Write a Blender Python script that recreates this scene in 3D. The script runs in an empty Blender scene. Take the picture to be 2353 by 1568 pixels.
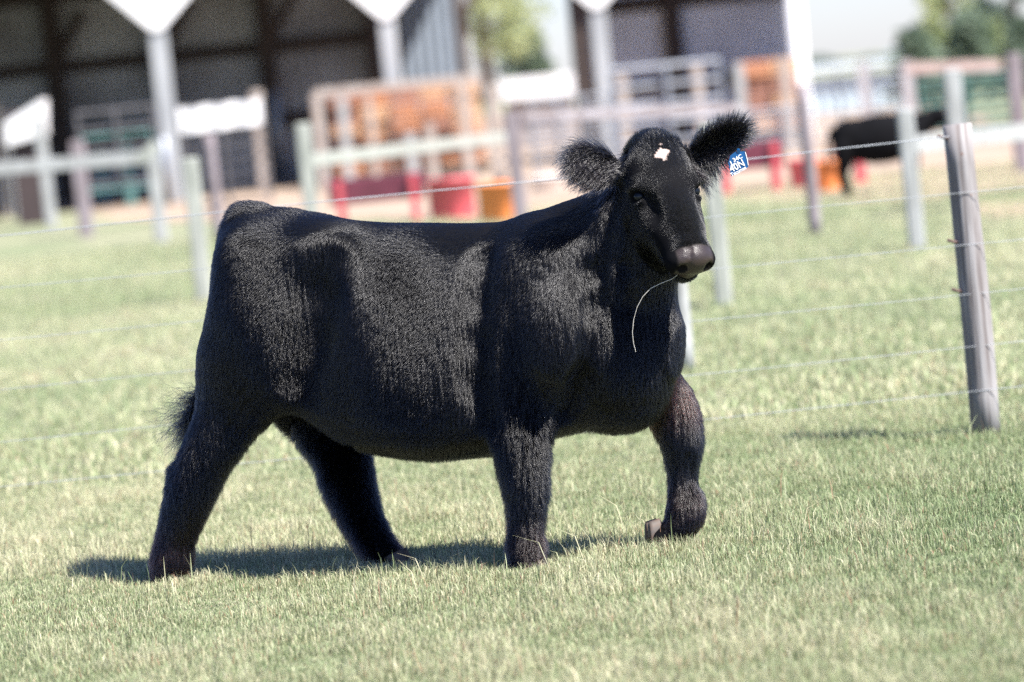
import bpy, math, random
import numpy as np
from mathutils import Vector, Matrix

# ---------------------------------------------------------------- camera, sky, sun
SC = bpy.context.scene
COL = SC.collection
FPX = 2353 * 135 / 36.0          # focal length in pixels of a 2353 px wide frame
CAMH = 1.6
PITCH = math.atan(584 / FPX)
ROLL = math.radians(5.6)
_f = Vector((0, math.cos(PITCH), -math.sin(PITCH)))
_u0 = Vector((0, math.sin(PITCH), math.cos(PITCH)))
_r0 = Vector((1, 0, 0))
CR = _r0 * math.cos(ROLL) - _u0 * math.sin(ROLL)
CU = _r0 * math.sin(ROLL) + _u0 * math.cos(ROLL)
CF = _f
CAM = Vector((0, 0, CAMH))
cam_data = bpy.data.cameras.new('camera')
cam = bpy.data.objects.new('camera', cam_data)
COL.objects.link(cam)
cam.matrix_world = Matrix(((CR.x, CU.x, -CF.x, CAM.x), (CR.y, CU.y, -CF.y, CAM.y), (CR.z, CU.z, -CF.z, CAM.z), (0, 0, 0, 1)))
cam_data.lens = 135; cam_data.sensor_width = 36
cam_data.clip_start = 0.5; cam_data.clip_end = 3000
cam_data.dof.use_dof = True
cam_data.dof.focus_distance = 12.75
cam_data.dof.aperture_fstop = 2.05
SC.camera = cam

SUN = Vector((0.60, -0.42, 1.0)).normalized()      # towards the sun
sun_el = math.asin(SUN.z)
sun_az = math.atan2(SUN.x, SUN.y)
world = bpy.data.worlds.new("World"); SC.world = world; world.use_nodes = True
nt = world.node_tree
sky = nt.nodes.new('ShaderNodeTexSky'); sky.sky_type = 'NISHITA'; sky.sun_disc = False
sky.sun_elevation = sun_el; sky.sun_rotation = sun_az
sky.air_density = 1.0; sky.dust_density = .3; sky.ozone_density = 2.0
bg = nt.nodes['Background']; bg.inputs['Strength'].default_value = 0.052
tint = nt.nodes.new('ShaderNodeMixRGB'); tint.blend_type = 'MULTIPLY'; tint.inputs[0].default_value = 1
tint.inputs[2].default_value = (.93, 1.0, 1.38, 1)          # camera white balance: cool daylight
nt.links.new(sky.outputs[0], tint.inputs[1]); nt.links.new(tint.outputs[0], bg.inputs['Color'])
sl = bpy.data.lights.new('sun', 'SUN'); sl.energy = 5.0; sl.angle = math.radians(0.53); sl.color = (1.0, 0.955, 0.90)
so = bpy.data.objects.new('sun', sl); COL.objects.link(so)
so.rotation_euler = SUN.to_track_quat('Z', 'Y').to_euler()
SC.view_settings.view_transform = 'Standard'; SC.view_settings.look = 'None'
SC.view_settings.exposure = 1.57; SC.view_settings.gamma = 1.0
SC.render.engine = 'CYCLES'
SC.cycles.use_denoising = False; SC.cycles.use_adaptive_sampling = False
SC.cycles.sample_clamp_indirect = 4.0
SC.cycles.max_bounces = 6; SC.cycles.diffuse_bounces = 4; SC.cycles.glossy_bounces = 3; SC.cycles.transmission_bounces = 3
SC.cycles_curves.shape = 'RIBBONS' if hasattr(SC, 'cycles_curves') else None
rng = np.random.default_rng(7); random.seed(7)

# ---------------------------------------------------------------- pixel to place helpers (design coordinates -> metres)
def ray(px, py):
    return (CF + CR * ((px - 1176.5) / FPX) - CU * ((py - 784) / FPX))
def ground(px, py, z=0.0):
    d = ray(px, py); t = (z - CAMH) / d.z
    return CAM + d * t
def at_depth(px, py, Y):
    d = ray(px, py); return CAM + d * (Y / d.y)

# ---------------------------------------------------------------- materials
def new_mat(name):
    m = bpy.data.materials.new(name); m.use_nodes = True
    return m, m.node_tree, m.node_tree.nodes['Principled BSDF']
def lnk(nt, a, b): nt.links.new(a, b)
def paint(name, col, rough=0.6, var=0.15, scale=6.0, metal=0.0, col2=None, bump=0.0, stretch=(1, 1, 1), spec=0.5):
    """noise-varied surface with an optional second colour in worn patches"""
    m, nt, b = new_mat(name)
    tc = nt.nodes.new('ShaderNodeTexCoord'); mp = nt.nodes.new('ShaderNodeMapping')
    mp.inputs['Scale'].default_value = stretch
    lnk(nt, tc.outputs['Object'], mp.inputs['Vector'])
    n = nt.nodes.new('ShaderNodeTexNoise'); n.inputs['Scale'].default_value = scale; n.inputs['Detail'].default_value = 6
    lnk(nt, mp.outputs[0], n.inputs['Vector'])
    r = nt.nodes.new('ShaderNodeValToRGB')
    c2 = col2 or tuple(c * (1 - var) for c in col)
    c1 = tuple(min(1, c * (1 + var)) for c in col)
    r.color_ramp.elements[0].position = 0.35; r.color_ramp.elements[0].color = (*c2, 1)
    r.color_ramp.elements[1].position = 0.62; r.color_ramp.elements[1].color = (*c1, 1)
    lnk(nt, n.outputs['Fac'], r.inputs[0]); lnk(nt, r.outputs[0], b.inputs['Base Color'])
    b.inputs['Roughness'].default_value = rough; b.inputs['Metallic'].default_value = metal
    b.inputs['Specular IOR Level'].default_value = spec
    if bump:
        bp = nt.nodes.new('ShaderNodeBump'); bp.inputs['Strength'].default_value = bump; bp.inputs['Distance'].default_value = 0.01
        lnk(nt, n.outputs['Fac'], bp.inputs['Height']); lnk(nt, bp.outputs[0], b.inputs['Normal'])
    return m

# ---------------------------------------------------------------- mesh helpers
def tag(o, label=None, cat=None, group=None, kind=None):
    if label: o['label'] = label
    if cat: o['category'] = cat
    if group: o['group'] = group
    if kind: o['kind'] = kind
    return o
def empty(name, loc, label=None, cat=None, group=None):
    o = bpy.data.objects.new(name, None); COL.objects.link(o); o.location = loc
    o.empty_display_size = 0.2
    return tag(o, label, cat, group)
def link_mesh(name, verts, faces, mat, parent=None, smooth=False):
    me = bpy.data.meshes.new(name)
    me.from_pydata([tuple(v) for v in verts], [], [tuple(f) for f in faces]); me.update()
    if smooth: me.polygons.foreach_set('use_smooth', [True] * len(me.polygons))
    if mat: me.materials.append(mat)
    o = bpy.data.objects.new(name, me); COL.objects.link(o)
    if parent is not None: o.parent = parent
    return o
def np_mesh(name, V, F, mat, parent=None, smooth=False):
    """fast mesh from numpy verts and a (n,k) face array"""
    me = bpy.data.meshes.new(name)
    k = F.shape[1]
    me.vertices.add(len(V)); me.vertices.foreach_set('co', V.astype(np.float32).ravel())
    me.loops.add(F.size); me.loops.foreach_set('vertex_index', F.astype(np.int32).ravel())
    me.polygons.add(len(F)); me.polygons.foreach_set('loop_start', np.arange(0, F.size, k, dtype=np.int32))
    me.update(calc_edges=True)
    if smooth: me.polygons.foreach_set('use_smooth', np.ones(len(F), dtype=bool))
    if mat: me.materials.append(mat)
    o = bpy.data.objects.new(name, me); COL.objects.link(o)
    if parent is not None: o.parent = parent
    return o

class MB:
    """collects bevelled boxes, tubes and lathes, links them as one mesh"""
    def __init__(s): s.v = []; s.f = []
    def add(s, vs, fs):
        n = len(s.v); s.v += [tuple(v) for v in vs]; s.f += [tuple(i + n for i in f) for f in fs]
    def box(s, c, size, rz=0.0, bev=0.004, rx=0.0, ry=0.0):
        hx, hy, hz = size[0] / 2, size[1] / 2, size[2] / 2
        b = min(bev, hx * .4, hy * .4, hz * .4)
        M = Matrix.Translation(Vector(c)) @ Matrix.Rotation(rz, 4, 'Z') @ Matrix.Rotation(ry, 4, 'Y') @ Matrix.Rotation(rx, 4, 'X')
        vs = []; idx = {}
        for sx in (-1, 1):
            for sy in (-1, 1):
                for sz in (-1, 1):
                    for ax in range(3):
                        p = [sx * (hx - b), sy * (hy - b), sz * (hz - b)]
                        p[ax] = (sx * hx, sy * hy, sz * hz)[ax]
                        idx[(sx, sy, sz, ax)] = len(vs); vs.append(M @ Vector(p))
        fs = []
        def F(*k):
            fs.append([idx[i] for i in k])
        for a in (-1, 1):
            q = [(-1, -1), (1, -1), (1, 1), (-1, 1)]
            if a < 0: q = q[::-1]
            F(*[(a, y, z, 0) for y, z in q]); F(*[(x, a, z, 1) for x, z in q[::-1]]); F(*[(x, y, a, 2) for x, y in q])
        for a in (-1, 1):
            for c_ in (-1, 1):
                F((-1, a, c_, 1), (1, a, c_, 1), (1, a, c_, 2), (-1, a, c_, 2))
                F((a, -1, c_, 0), (a, 1, c_, 0), (a, 1, c_, 2), (a, -1, c_, 2))
                F((a, c_, -1, 0), (a, c_, 1, 0), (a, c_, 1, 1), (a, c_, -1, 1))
        for sx in (-1, 1):
            for sy in (-1, 1):
                for sz in (-1, 1): F((sx, sy, sz, 0), (sx, sy, sz, 1), (sx, sy, sz, 2))
        s.add(vs, fs); return s
    def beam(s, a, b, w, h, bev=0.004):
        """box from point a to point b, w wide sideways, h high"""
        a = Vector(a); b = Vector(b); d = b - a; L = d.length; x = d / L
        up = Vector((0, 0, 1)) if abs(x.z) < .95 else Vector((0, 1, 0))
        y = up.cross(x).normalized(); z = x.cross(y)
        t = MB(); t.box((0, 0, 0), (L, w, h), bev=bev)
        M = Matrix((x, y, z)).transposed().to_4x4(); M.translation = (a + b) / 2
        s.add([M @ Vector(v) for v in t.v], t.f); return s
    def tube(s, pts, r, n=8, cap=True):
        pts = [Vector(p) for p in pts]
        rs = r if isinstance(r, (list, tuple)) else [r] * len(pts)
        ref = Vector((0, 0, 1))
        vs = []; fs = []
        for i, p in enumerate(pts):
            t = (pts[min(i + 1, len(pts) - 1)] - pts[max(i - 1, 0)]).normalized()
            if abs(t.dot(ref)) > .9: ref = Vector((0, 1, 0)) if abs(t.y) < .9 else Vector((1, 0, 0))
            a = t.cross(ref).normalized(); b_ = t.cross(a)
            for k in range(n):
                an = 2 * math.pi * k / n
                vs.append(p + (a * math.cos(an) + b_ * math.sin(an)) * rs[i])
        for i in range(len(pts) - 1):
            for k in range(n):
                fs.append((i * n + k, i * n + (k + 1) % n, (i + 1) * n + (k + 1) % n, (i + 1) * n + k))
        if cap:
            fs.append(list(range(n))[::-1]); fs.append([(len(pts) - 1) * n + k for k in range(n)])
        s.add(vs, fs); return s
    def lathe(s, c, prof, n=20, sx=1.0, sy=1.0, rz=0.0):
        vs = []; fs = []; c = Vector(c)
        for r, z in prof:
            for k in range(n):
                an = 2 * math.pi * k / n
                x = r * sx * math.cos(an); y = r * sy * math.sin(an)
                vs.append(c + Vector((x * math.cos(rz) - y * math.sin(rz), x * math.sin(rz) + y * math.cos(rz), z)))
        for i in range(len(prof) - 1):
            for k in range(n):
                fs.append((i * n + k, i * n + (k + 1) % n, (i + 1) * n + (k + 1) % n, (i + 1) * n + k))
        s.add(vs, fs); return s
    def build(s, name, mat, parent=None, smooth=False):
        if parent is not None:
            off = Vector(parent.matrix_world.translation) if parent.parent is None else Vector(parent['_w']) if '_w' in parent else Vector(parent.location)
            off = wloc(parent)
            vs = [Vector(v) - off for v in s.v]
        else: vs = s.v
        return link_mesh(name, vs, s.f, mat, parent, smooth)
def wloc(o):
    p = Vector((0, 0, 0))
    while o is not None:
        p = p + Vector(o.location); o = o.parent
    return p
def single(name, mb, mat, base, smooth=False, **kw):
    """a thing that is one mesh, its origin at its base"""
    base = Vector(base)
    o = link_mesh(name, [Vector(v) - base for v in mb.v], mb.f, mat, None, smooth)
    o.location = base
    return tag(o, **kw)
# ---------------------------------------------------------------- the heifer: a signed-distance body turned into one mesh
YAW = math.radians(24.0)
HD = Vector((math.cos(YAW), -math.sin(YAW), 0))       # heading
HN = Vector((-math.sin(YAW), -math.cos(YAW), 0))      # towards the camera side (its right flank)
O_H = ground(1212, 1302) - HN * 0.16                  # midplane passes here
def pl(px, py, L):
    """point on the animal's own lengthwise plane, L metres to its right"""
    d = ray(px, py); t = ((O_H - CAM).dot(HN) + L) / d.dot(HN)
    return CAM + d * t
PX = 1 / 690.0      # metres per design pixel at the animal

HVOX = 0.0065
_lo = np.array([-2.35, 11.9, -0.03]); 
class Grid:
    def __init__(s, lo, hi, h):
        s.lo = np.array(lo, float); s.h = h
        s.n = np.ceil((np.array(hi) - s.lo) / h).astype(int) + 1
        s.v = np.full(s.n, 0.5, np.float32)
    def region(s, lo, hi):
        a = np.clip(np.floor((np.array(lo) - s.lo) / s.h).astype(int), 0, s.n)
        b = np.clip(np.ceil((np.array(hi) - s.lo) / s.h).astype(int) + 1, 0, s.n)
        sl = tuple(slice(i, j) for i, j in zip(a, b))
        ax = [s.lo[i] + s.h * np.arange(a[i], b[i], dtype=np.float32) for i in range(3)]
        X, Y, Z = np.meshgrid(*[x.astype(np.float32) for x in ax], indexing='ij', sparse=True)
        return sl, X, Y, Z
    def union(s, sl, d, k):
        a = s.v[sl]
        h = np.maximum(k - np.abs(a - d), 0) / k
        s.v[sl] = np.minimum(a, d) - h * h * k * 0.25
    def subtract(s, sl, d, k):
        a = s.v[sl]; d = -d
        h = np.maximum(k - np.abs(a - d), 0) / k
        s.v[sl] = np.maximum(a, d) + h * h * k * 0.25
    def cone(s, a, b, ra, rb, k=0.03, op='u'):
        """round cone between a and b"""
        a = np.array(a, float); b = np.array(b, float); m = max(ra, rb) + k + 3 * s.h
        sl, X, Y, Z = s.region(np.minimum(a, b) - m, np.maximum(a, b) + m)
        ba = b - a; L2 = float(ba @ ba) + 1e-9
        t = ((X - a[0]) * ba[0] + (Y - a[1]) * ba[1] + (Z - a[2]) * ba[2]) / L2
        t = np.clip(t, 0, 1)
        t2 = t
        d = np.sqrt((X - a[0] - t * ba[0]) ** 2 + (Y - a[1] - t * ba[1]) ** 2 + (Z - a[2] - t * ba[2]) ** 2) - (ra + (rb - ra) * t2)
        (s.union if op == 'u' else s.subtract)(sl, d, k)
    def chain(s, P, Rd, k=0.03, sub=4):
        """tapered limb through the points P with radii Rd, smoothly interpolated"""
        P = np.array([list(p) for p in P], float); Rd = np.array(Rd, float); n = len(P)
        Q, q = [], []
        for i in range(n - 1):
            p0, p1, p2, p3 = P[max(i - 1, 0)], P[i], P[i + 1], P[min(i + 2, n - 1)]
            r0, r1, r2, r3 = Rd[max(i - 1, 0)], Rd[i], Rd[i + 1], Rd[min(i + 2, n - 1)]
            for j in range(sub):
                t = j / sub
                f = lambda a, b, c, d: .5 * (2 * b + (c - a) * t + (2 * a - 5 * b + 4 * c - d) * t * t + (3 * b - a - 3 * c + d) * t ** 3)
                Q.append(f(p0, p1, p2, p3)); q.append(f(r0, r1, r2, r3))
        Q.append(P[-1]); q.append(Rd[-1]); Q = np.array(Q); q = np.array(q)
        m = q.max() + k + 3 * s.h
        sl, X, Y, Z = s.region(Q.min(0) - m, Q.max(0) + m)
        D = None
        for i in range(len(Q) - 1):
            a = Q[i]; ba = Q[i + 1] - a; L2 = float(ba @ ba) + 1e-9
            t = np.clip(((X - a[0]) * ba[0] + (Y - a[1]) * ba[1] + (Z - a[2]) * ba[2]) / L2, 0, 1)
            d = np.sqrt((X - a[0] - t * ba[0]) ** 2 + (Y - a[1] - t * ba[1]) ** 2 + (Z - a[2] - t * ba[2]) ** 2) - (q[i] + (q[i + 1] - q[i]) * t)
            D = d if D is None else np.minimum(D, d)
        s.union(sl, D, k)
    def ell(s, c, R, axes=None, k=0.03, op='u'):
        """ellipsoid at c with radii R along the rows of axes"""
        c = np.array(c, float); R = np.array(R, float)
        A = np.eye(3) if axes is None else np.array([list(v) for v in axes], float)
        m = R.max() + k + 3 * s.h
        sl, X, Y, Z = s.region(c - m, c + m)
        x, y, z = X - c[0], Y - c[1], Z - c[2]
        q0 = 0; q1 = 0
        for i in range(3):
            u = (x * A[i][0] + y * A[i][1] + z * A[i][2])
            q0 = q0 + (u / R[i]) ** 2; q1 = q1 + (u / R[i] ** 2) ** 2
        q0 = np.sqrt(q0); q1 = np.sqrt(q1) + 1e-6
        d = q0 * (q0 - 1) / q1
        (s.union if op == 'u' else s.subtract)(sl, d, k)
    def extract(s):
        """surface nets"""
        v = s.v; ins = v < 0
        nx, ny, nz = v.shape
        c = ins[:-1, :-1, :-1].astype(np.int8)
        tot = np.zeros((nx - 1, ny - 1, nz - 1), np.int8)
        offs = [(i, j, k) for i in (0, 1) for j in (0, 1) for k in (0, 1)]
        for (i, j, k) in offs: tot += ins[i:nx - 1 + i, j:ny - 1 + j, k:nz - 1 + k]
        act = (tot > 0) & (tot < 8)
        I = np.argwhere(act)
        idx = -np.ones(act.shape, np.int64); idx[act] = np.arange(len(I))
        P = np.zeros((len(I), 3)); C = np.zeros(len(I))
        for a in offs:
            for ax in range(3):
                if a[ax] == 1: continue
                b = list(a); b[ax] = 1
                va = v[I[:, 0] + a[0], I[:, 1] + a[1], I[:, 2] + a[2]]
                vb = v[I[:, 0] + b[0], I[:, 1] + b[1], I[:, 2] + b[2]]
                cr = (va < 0) != (vb < 0)
                t = np.where(cr, va / np.where(cr, va - vb, 1), 0)
                p = np.array(a, float)[None, :].repeat(len(I), 0); p[:, ax] += t
                P[cr] += p[cr]; C[cr] += 1
        P = P / C[:, None]
        V = s.lo + (I + P) * s.h
        quads = []
        for ax in range(3):
            sa = [slice(1, -1)] * 3; sa[ax] = slice(0, -1)
            sb = [slice(1, -1)] * 3; sb[ax] = slice(1, None)
            A = ins[tuple(sa)]; B = ins[tuple(sb)]
            E = np.argwhere(A != B)
            E0 = E + 1; E0[:, ax] -= 1
            fl = A[E[:, 0], E[:, 1], E[:, 2]]
            u, w = [(1, 2), (2, 0), (0, 1)][ax]
            def cell(du, dw):
                q = E0.copy(); q[:, u] -= du; q[:, w] -= dw
                return idx[q[:, 0], q[:, 1], q[:, 2]]
            Q = np.stack([cell(1, 1), cell(0, 1), cell(0, 0), cell(1, 0)], 1)
            Q[~fl] = Q[~fl][:, ::-1]
            quads.append(Q)
        return V, np.concatenate(quads)

g = Grid((-1.35, 11.95, -0.02), (1.15, 13.95, 1.62), HVOX)
hd = np.array(HD); hn = np.array(HN); up = np.array([0, 0, 1.0])

# --- trunk: a loft along the heading with changing top, bottom and width
ST = [  # px of the midline, top py, bottom py, half width (m), how far the widest point sits below middle
    (505, 640, 740, .05, 0), (525, 540, 830, .09, 0), (560, 500, 900, .15, 0), (630, 492, 925, .21, 0), (710, 494, 972, .25, .05),
    (800, 506, 1022, .28, .15), (900, 513, 1043, .305, .2), (1000, 514, 1050, .315, .22), (1100, 513, 1037, .30, .2),
    (1190, 508, 1005, .265, .12), (1290, 502, 985, .215, .05), (1380, 545, 972, .175, 0), (1450, 640, 945, .145, 0),
    (1500, 720, 900, .11, 0), (1535, 780, 850, .05, 0)]
sx_, tz_, bz_, w_, e_ = [], [], [], [], []
for (px, ty, by, w, e) in ST:
    t_ = pl(px, ty, 0); b_ = pl(px, by, 0)
    sx_.append((t_ - O_H).dot(HD)); tz_.append(t_.z); bz_.append(b_.z); w_.append(w); e_.append(e)
def cubic(xs, ys, x):
    xs = np.array(xs); ys = np.array(ys)
    m = np.gradient(ys, xs)
    i = np.clip(np.searchsorted(xs, x) - 1, 0, len(xs) - 2)
    h = xs[i + 1] - xs[i]; t = np.clip((x - xs[i]) / h, 0, 1)
    return (ys[i] * (2 * t ** 3 - 3 * t ** 2 + 1) + h * m[i] * (t ** 3 - 2 * t ** 2 + t)
            + ys[i + 1] * (-2 * t ** 3 + 3 * t ** 2) + h * m[i + 1] * (t ** 3 - t ** 2))
sl, X, Y, Z = g.region(g.lo, g.lo + g.n * g.h)
S = (X - O_H.x) * hd[0] + (Y - O_H.y) * hd[1]          # along
L = (X - O_H.x) * hn[0] + (Y - O_H.y) * hn[1]          # sideways
S2 = S[:, :, 0]
Sc = np.clip(S2, sx_[0], sx_[-1])
top = cubic(sx_, tz_, Sc)[:, :, None]; bot = cubic(sx_, bz_, Sc)[:, :, None]
wid = cubic(sx_, w_, Sc)[:, :, None]; eg = cubic(sx_, e_, Sc)[:, :, None]
cz = (top + bot) / 2; hz = np.maximum((top - bot) / 2, .03)
q = (Z - cz) / hz
ww = wid * (1 - eg * np.clip(q, -1, 1))
p_ = 2.35
rr = (np.abs(L / ww) ** p_ + np.abs(q) ** p_) ** (1 / p_)
over = np.maximum(S2 - sx_[-1], sx_[0] - S2)[:, :, None]
d = (rr - 1) * np.minimum(ww, hz)
d = np.where(over > 0, np.maximum(d, over), d)
g.v[:] = np.minimum(g.v, d.astype(np.float32))
del X, Y, Z, S, L, q, ww, rr, d, over

def C(a, b, ra, rb, k=.05, op='u'):
    g.cone(pl(*a), pl(*b), ra * PX, rb * PX, k, op)
def E(c, R, k=.06, op='u', tilt=0.0):
    """R = (along heading, vertical, sideways) in m; tilt rotates in the lengthwise plane"""
    ct, st = math.cos(tilt), math.sin(tilt)
    g.ell(pl(*c), R, (hd * ct + up * st, -hd * st + up * ct, hn), k, op)

# neck and throat, brisket
C((1300, 640, 0), (1440, 545, .02), 150, 95, .10)
C((1400, 570, .0), (1505, 440, .05), 92, 66, .08)
C((1390, 690, 0), (1500, 560, .04), 112, 62, .10)
C((1380, 820, 0), (1490, 760, .0), 112, 66, .10)
E((1440, 855, .0), (.14, .17, .12), .09)
C((1500, 610, .04), (1500, 800, -.02), 42, 46, .08)
E((1520, 745, -.13), (.055, .14, .07), .07)
# withers to poll crest
C((1330, 512, 0), (1425, 462, .02), 34, 34, .09)
# rump, hooks and tail head
E((640, 560, 0), (.17, .075, .11), .07)
C((575, 500, 0), (665, 516, 0), 22, 26, .05)
C((552, 494, 0), (598, 492, 0), 23, 20, .04)
E((735, 575, .15), (.08, .05, .07), .14); E((735, 575, -.15), (.08, .05, .07), .14)
for sd in (1, -1):
    # haunch
    E((604, 700, .145 * sd), (.16, .25, .10), .12, tilt=.3)
    E((560, 830, .145 * sd), (.15, .20, .10), .13)
    E((650, 780, .15 * sd), (.12, .16, .085), .13)
    # shoulder and upper arm
    E((1235, 690, .155 * sd), (.135, .22, .10), .10, tilt=-.25)
    E((1262, 800, .145 * sd), (.13, .15, .10), .12)
    E((1310, 745, .14 * sd), (.085, .12, .09), .12)
def LEG(pts, k=.06):
    g.chain([pl(a, b, c) for a, b, c, r in pts], [r * PX for a, b, c, r in pts], k)
# near hind leg, far hind leg
LEG([(556, 850, .11, 96), (518, 965, .155, 74), (474, 1050, .17, 58), (445, 1112, .17, 56), (421, 1180, .17, 49), (405, 1235, .17, 43), (396, 1285, .17, 46), (386, 1330, .17, 41)], .08)
g.cone(pl(412, 1090, .165), pl(432, 1150, .165), 20 * PX, 30 * PX, .04)
LEG([(700, 900, -.15, 92), (778, 1030, -.13, 66), (803, 1120, -.10, 58), (828, 1190, -.07, 47), (858, 1248, -.03, 41), (884, 1284, .0, 40), (908, 1306, .02, 32)], .08)
# near foreleg
LEG([(1210, 840, .12, 92), (1193, 945, .17, 72), (1201, 1075, .185, 54), (1208, 1130, .18, 46), (1209, 1180, .175, 38), (1209, 1225, .175, 35), (1210, 1258, .17, 40), (1213, 1292, .17, 39)], .06)
# far foreleg, lifted with the fetlock folded back
LEG([(1470, 860, -.15, 66), (1530, 920, -.165, 62), (1564, 1003, -.165, 48), (1568, 1065, -.165, 34), (1569, 1115, -.16, 31), (1576, 1166, -.155, 43), (1564, 1206, -.14, 40), (1542, 1230, -.125, 33), (1518, 1242, -.11, 29)], .06)
# folds: in front of the stifle, behind the elbow, along the neck base
C((728, 640, .315), (712, 760, .315), 16, 24, .08, 's')
C((712, 760, .315), (668, 900, .285), 24, 24, .07, 's')
C((1096, 600, .30), (1090, 700, .335), 10, 16, .05, 's')
C((1090, 700, .335), (1092, 800, .335), 16, 19, .05, 's')
C((1092, 800, .335), (1106, 930, .31), 19, 18, .05, 's')
C((1340, 700, .27), (1330, 900, .25), 16, 26, .06, 's')

# --- head in its own frame: s = its left (picture right), f = down the face, o = out of the forehead
HC = at_depth(1543, 421, (pl(1500, 440, .05).y - .10))
fF = Vector((.19, -.44, -.855)).normalized()
fS = Vector((.90, .43, -.01)); fS = (fS - fF * fS.dot(fF)).normalized()
fO = fS.cross(fF).normalized()
if fO.y > 0: fO = -fO
HW_, HL_, HD_ = 1.17, 1.05, 1.12
def hp(s, f, o): return HC + fS * (s * HW_) + fF * (f * HL_) + fO * (o * HD_)
hax = (fS, fF, fO)
def HE(c, R, k=.03, op='u', ax=None): g.ell(hp(*c), (R[0] * HW_, R[1] * HL_, R[2] * HD_), ax or hax, k, op)
def HCn(a, b, ra, rb, k=.03, op='u'): g.cone(hp(*a), hp(*b), ra * 1.14, rb * 1.14, k, op)
HE((0, -.075, -.055), (.100, .115, .085), .03)
HE((0, -.02, -.035), (.092, .13, .055), .03)
HE((0, -.14, -.05), (.06, .065, .06), .04)
for sd in (1, -1):
    HE((.078 * sd, -.02, -.045), (.032, .045, .034), .03)
    HE((.060 * sd, .05, -.105), (.045, .10, .075), .04)
    HE((.050 * sd, .11, -.06), (.034, .10, .038), .04)
HCn((0, .03, -.045), (0, .20, -.040), .070, .056, .04)
HE((0, .235, -.045), (.069, .055, .054), .03)
HE((0, .262, -.034), (.052, .034, .040), .025)
for sd in (1, -1): HE((.048 * sd, .255, -.045), (.026, .030, .034), .02)
HCn((0, .02, -.14), (0, .22, -.098), .062, .036, .04)
HE((0, .262, -.098), (.040, .030, .030), .02)
# neck joins the back of the skull
g.cone(hp(0, -.04, -.13), pl(1450, 520, .03), .085, .125, .06)
g.cone(hp(0, .05, -.15), pl(1450, 620, .03), .06, .12, .07)
# eye sockets, nostrils, mouth line, the trough below the eyes
EYE = {}
for sd in (1, -1):
    EYE[sd] = hp(.092 * sd, .012, -.045)
    g.ell(EYE[sd] + fS * (.008 * sd) + fO * .008, (.021, .024, .021), hax, .012, 's')
    HE((.041 * sd, .286, -.032), (.0125, .017, .018), .008, 's', (fS * math.cos(.5) + fO * math.sin(.5) * sd, fF, fO * math.cos(.5) - fS * math.sin(.5) * sd))
    HE((.084 * sd, .075, -.015), (.022, .05, .022), .03, 's')
HCn((-.07, .272, -.078), (.07, .272, -.078), .006, .006, .008, 's')
for sd in (1, -1):
    HE((.092 * sd, -.010, -.036), (.016, .012, .022), .012)
    HE((.090 * sd, .036, -.050), (.012, .010, .020), .012)
# ears: cupped blades
EAR = []
def ear(bpx, tip, wdt, face, sd):
    b, t = Vector(bpx), Vector(tip)
    ax = (t - b); Ln = ax.length; ax.normalize()
    face = Vector(face); face = (face - ax * face.dot(ax)).normalized()
    side = ax.cross(face)
    mid = b + ax * Ln * .55
    g.cone(b - ax * .02, b + ax * .03, .030, .026, .03)
    g.ell(mid, (Ln * .50, wdt, .017), (ax, side, face), .02)
    g.ell(mid + face * .022 + ax * .01, (Ln * .36, wdt * .62, .016), (ax, side, face), .012, 's')
    EAR.append((b, ax, side, face, Ln, wdt))
ear(hp(-.088, -.085, -.085), HC + fS * -.088 + CR * -.245 + CU * .10 + CF * .04, .064, fO * .9 + Vector((0, 0, -.2)), -1)
ear(hp(.085, -.095, -.075), HC + fS * .085 + CR * .165 + CU * .180 + CF * .04, .050, fO * 1.0 + Vector((.1, 0, -.2)), 1)

# sculpting along the visible side: grooves sink into the surface, swells lift it
def hit(px, py):
    d_ = np.array(ray(px, py)); t = np.arange(11.4, 13.9, HVOX * .5) / d_[1]
    p = np.array(CAM) + t[:, None] * d_
    q = np.round((p - g.lo) / g.h).astype(int)
    ok = ((q >= 0) & (q < g.n)).all(1); q = q[ok]; p = p[ok]
    v = g.v[q[:, 0], q[:, 1], q[:, 2]]; k = np.where(v < 0)[0]
    return Vector(p[k[0]]) if len(k) else None
def groove(pts, r, dep, k=.03):
    P = [hit(*q) for q in pts]; P = [p - CF * ((r - dep) * PX) for p in P if p is not None]
    for a, b in zip(P, P[1:]): g.cone(a, b, r * PX, r * PX, k, 's')
def swell(px, py, rx, ry, h, k=.06, rot=0.0):
    p = hit(px, py)
    if p is None: return
    X_ = CR * math.cos(rot) + CU * math.sin(rot); Y_ = CU * math.cos(rot) - CR * math.sin(rot)
    g.ell(p + CF * (.03), (rx * PX, ry * PX, .03 + h), (X_, Y_, CF), k)
swell(1290, 775, 60, 85, .012, .10)
groove([(1104, 590), (1088, 680), (1083, 780), (1092, 880), (1118, 965)], 30, 8, .05)
groove([(752, 600), (722, 690), (700, 790), (680, 870)], 40, 8, .09)
groove([(1362, 620), (1368, 700), (1362, 790), (1335, 870), (1300, 950)], 26, 15, .035)
groove([(1408, 470), (1392, 550), (1378, 630)], 12, 4, .03); groove([(1442, 520), (1436, 610), (1440, 700)], 14, 4, .03)
groove([(1590, 1095), (1585, 1040)], 9, 4, .02)
groove([hq for hq in ((1585, 570), (1586, 600), (1584, 618))], 5, 2, .01)
# the dock of the tail hangs down behind the rump
g.chain([pl(*q) for q in ((560, 506, 0), (532, 530, 0), (520, 590, 0), (508, 650, 0), (496, 730, 0), (482, 810, .01), (464, 890, .02), (446, 945, .03))],
        [.034, .034, .034, .032, .028, .024, .020, .014], .02)
Vb, Fb = g.extract()
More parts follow.
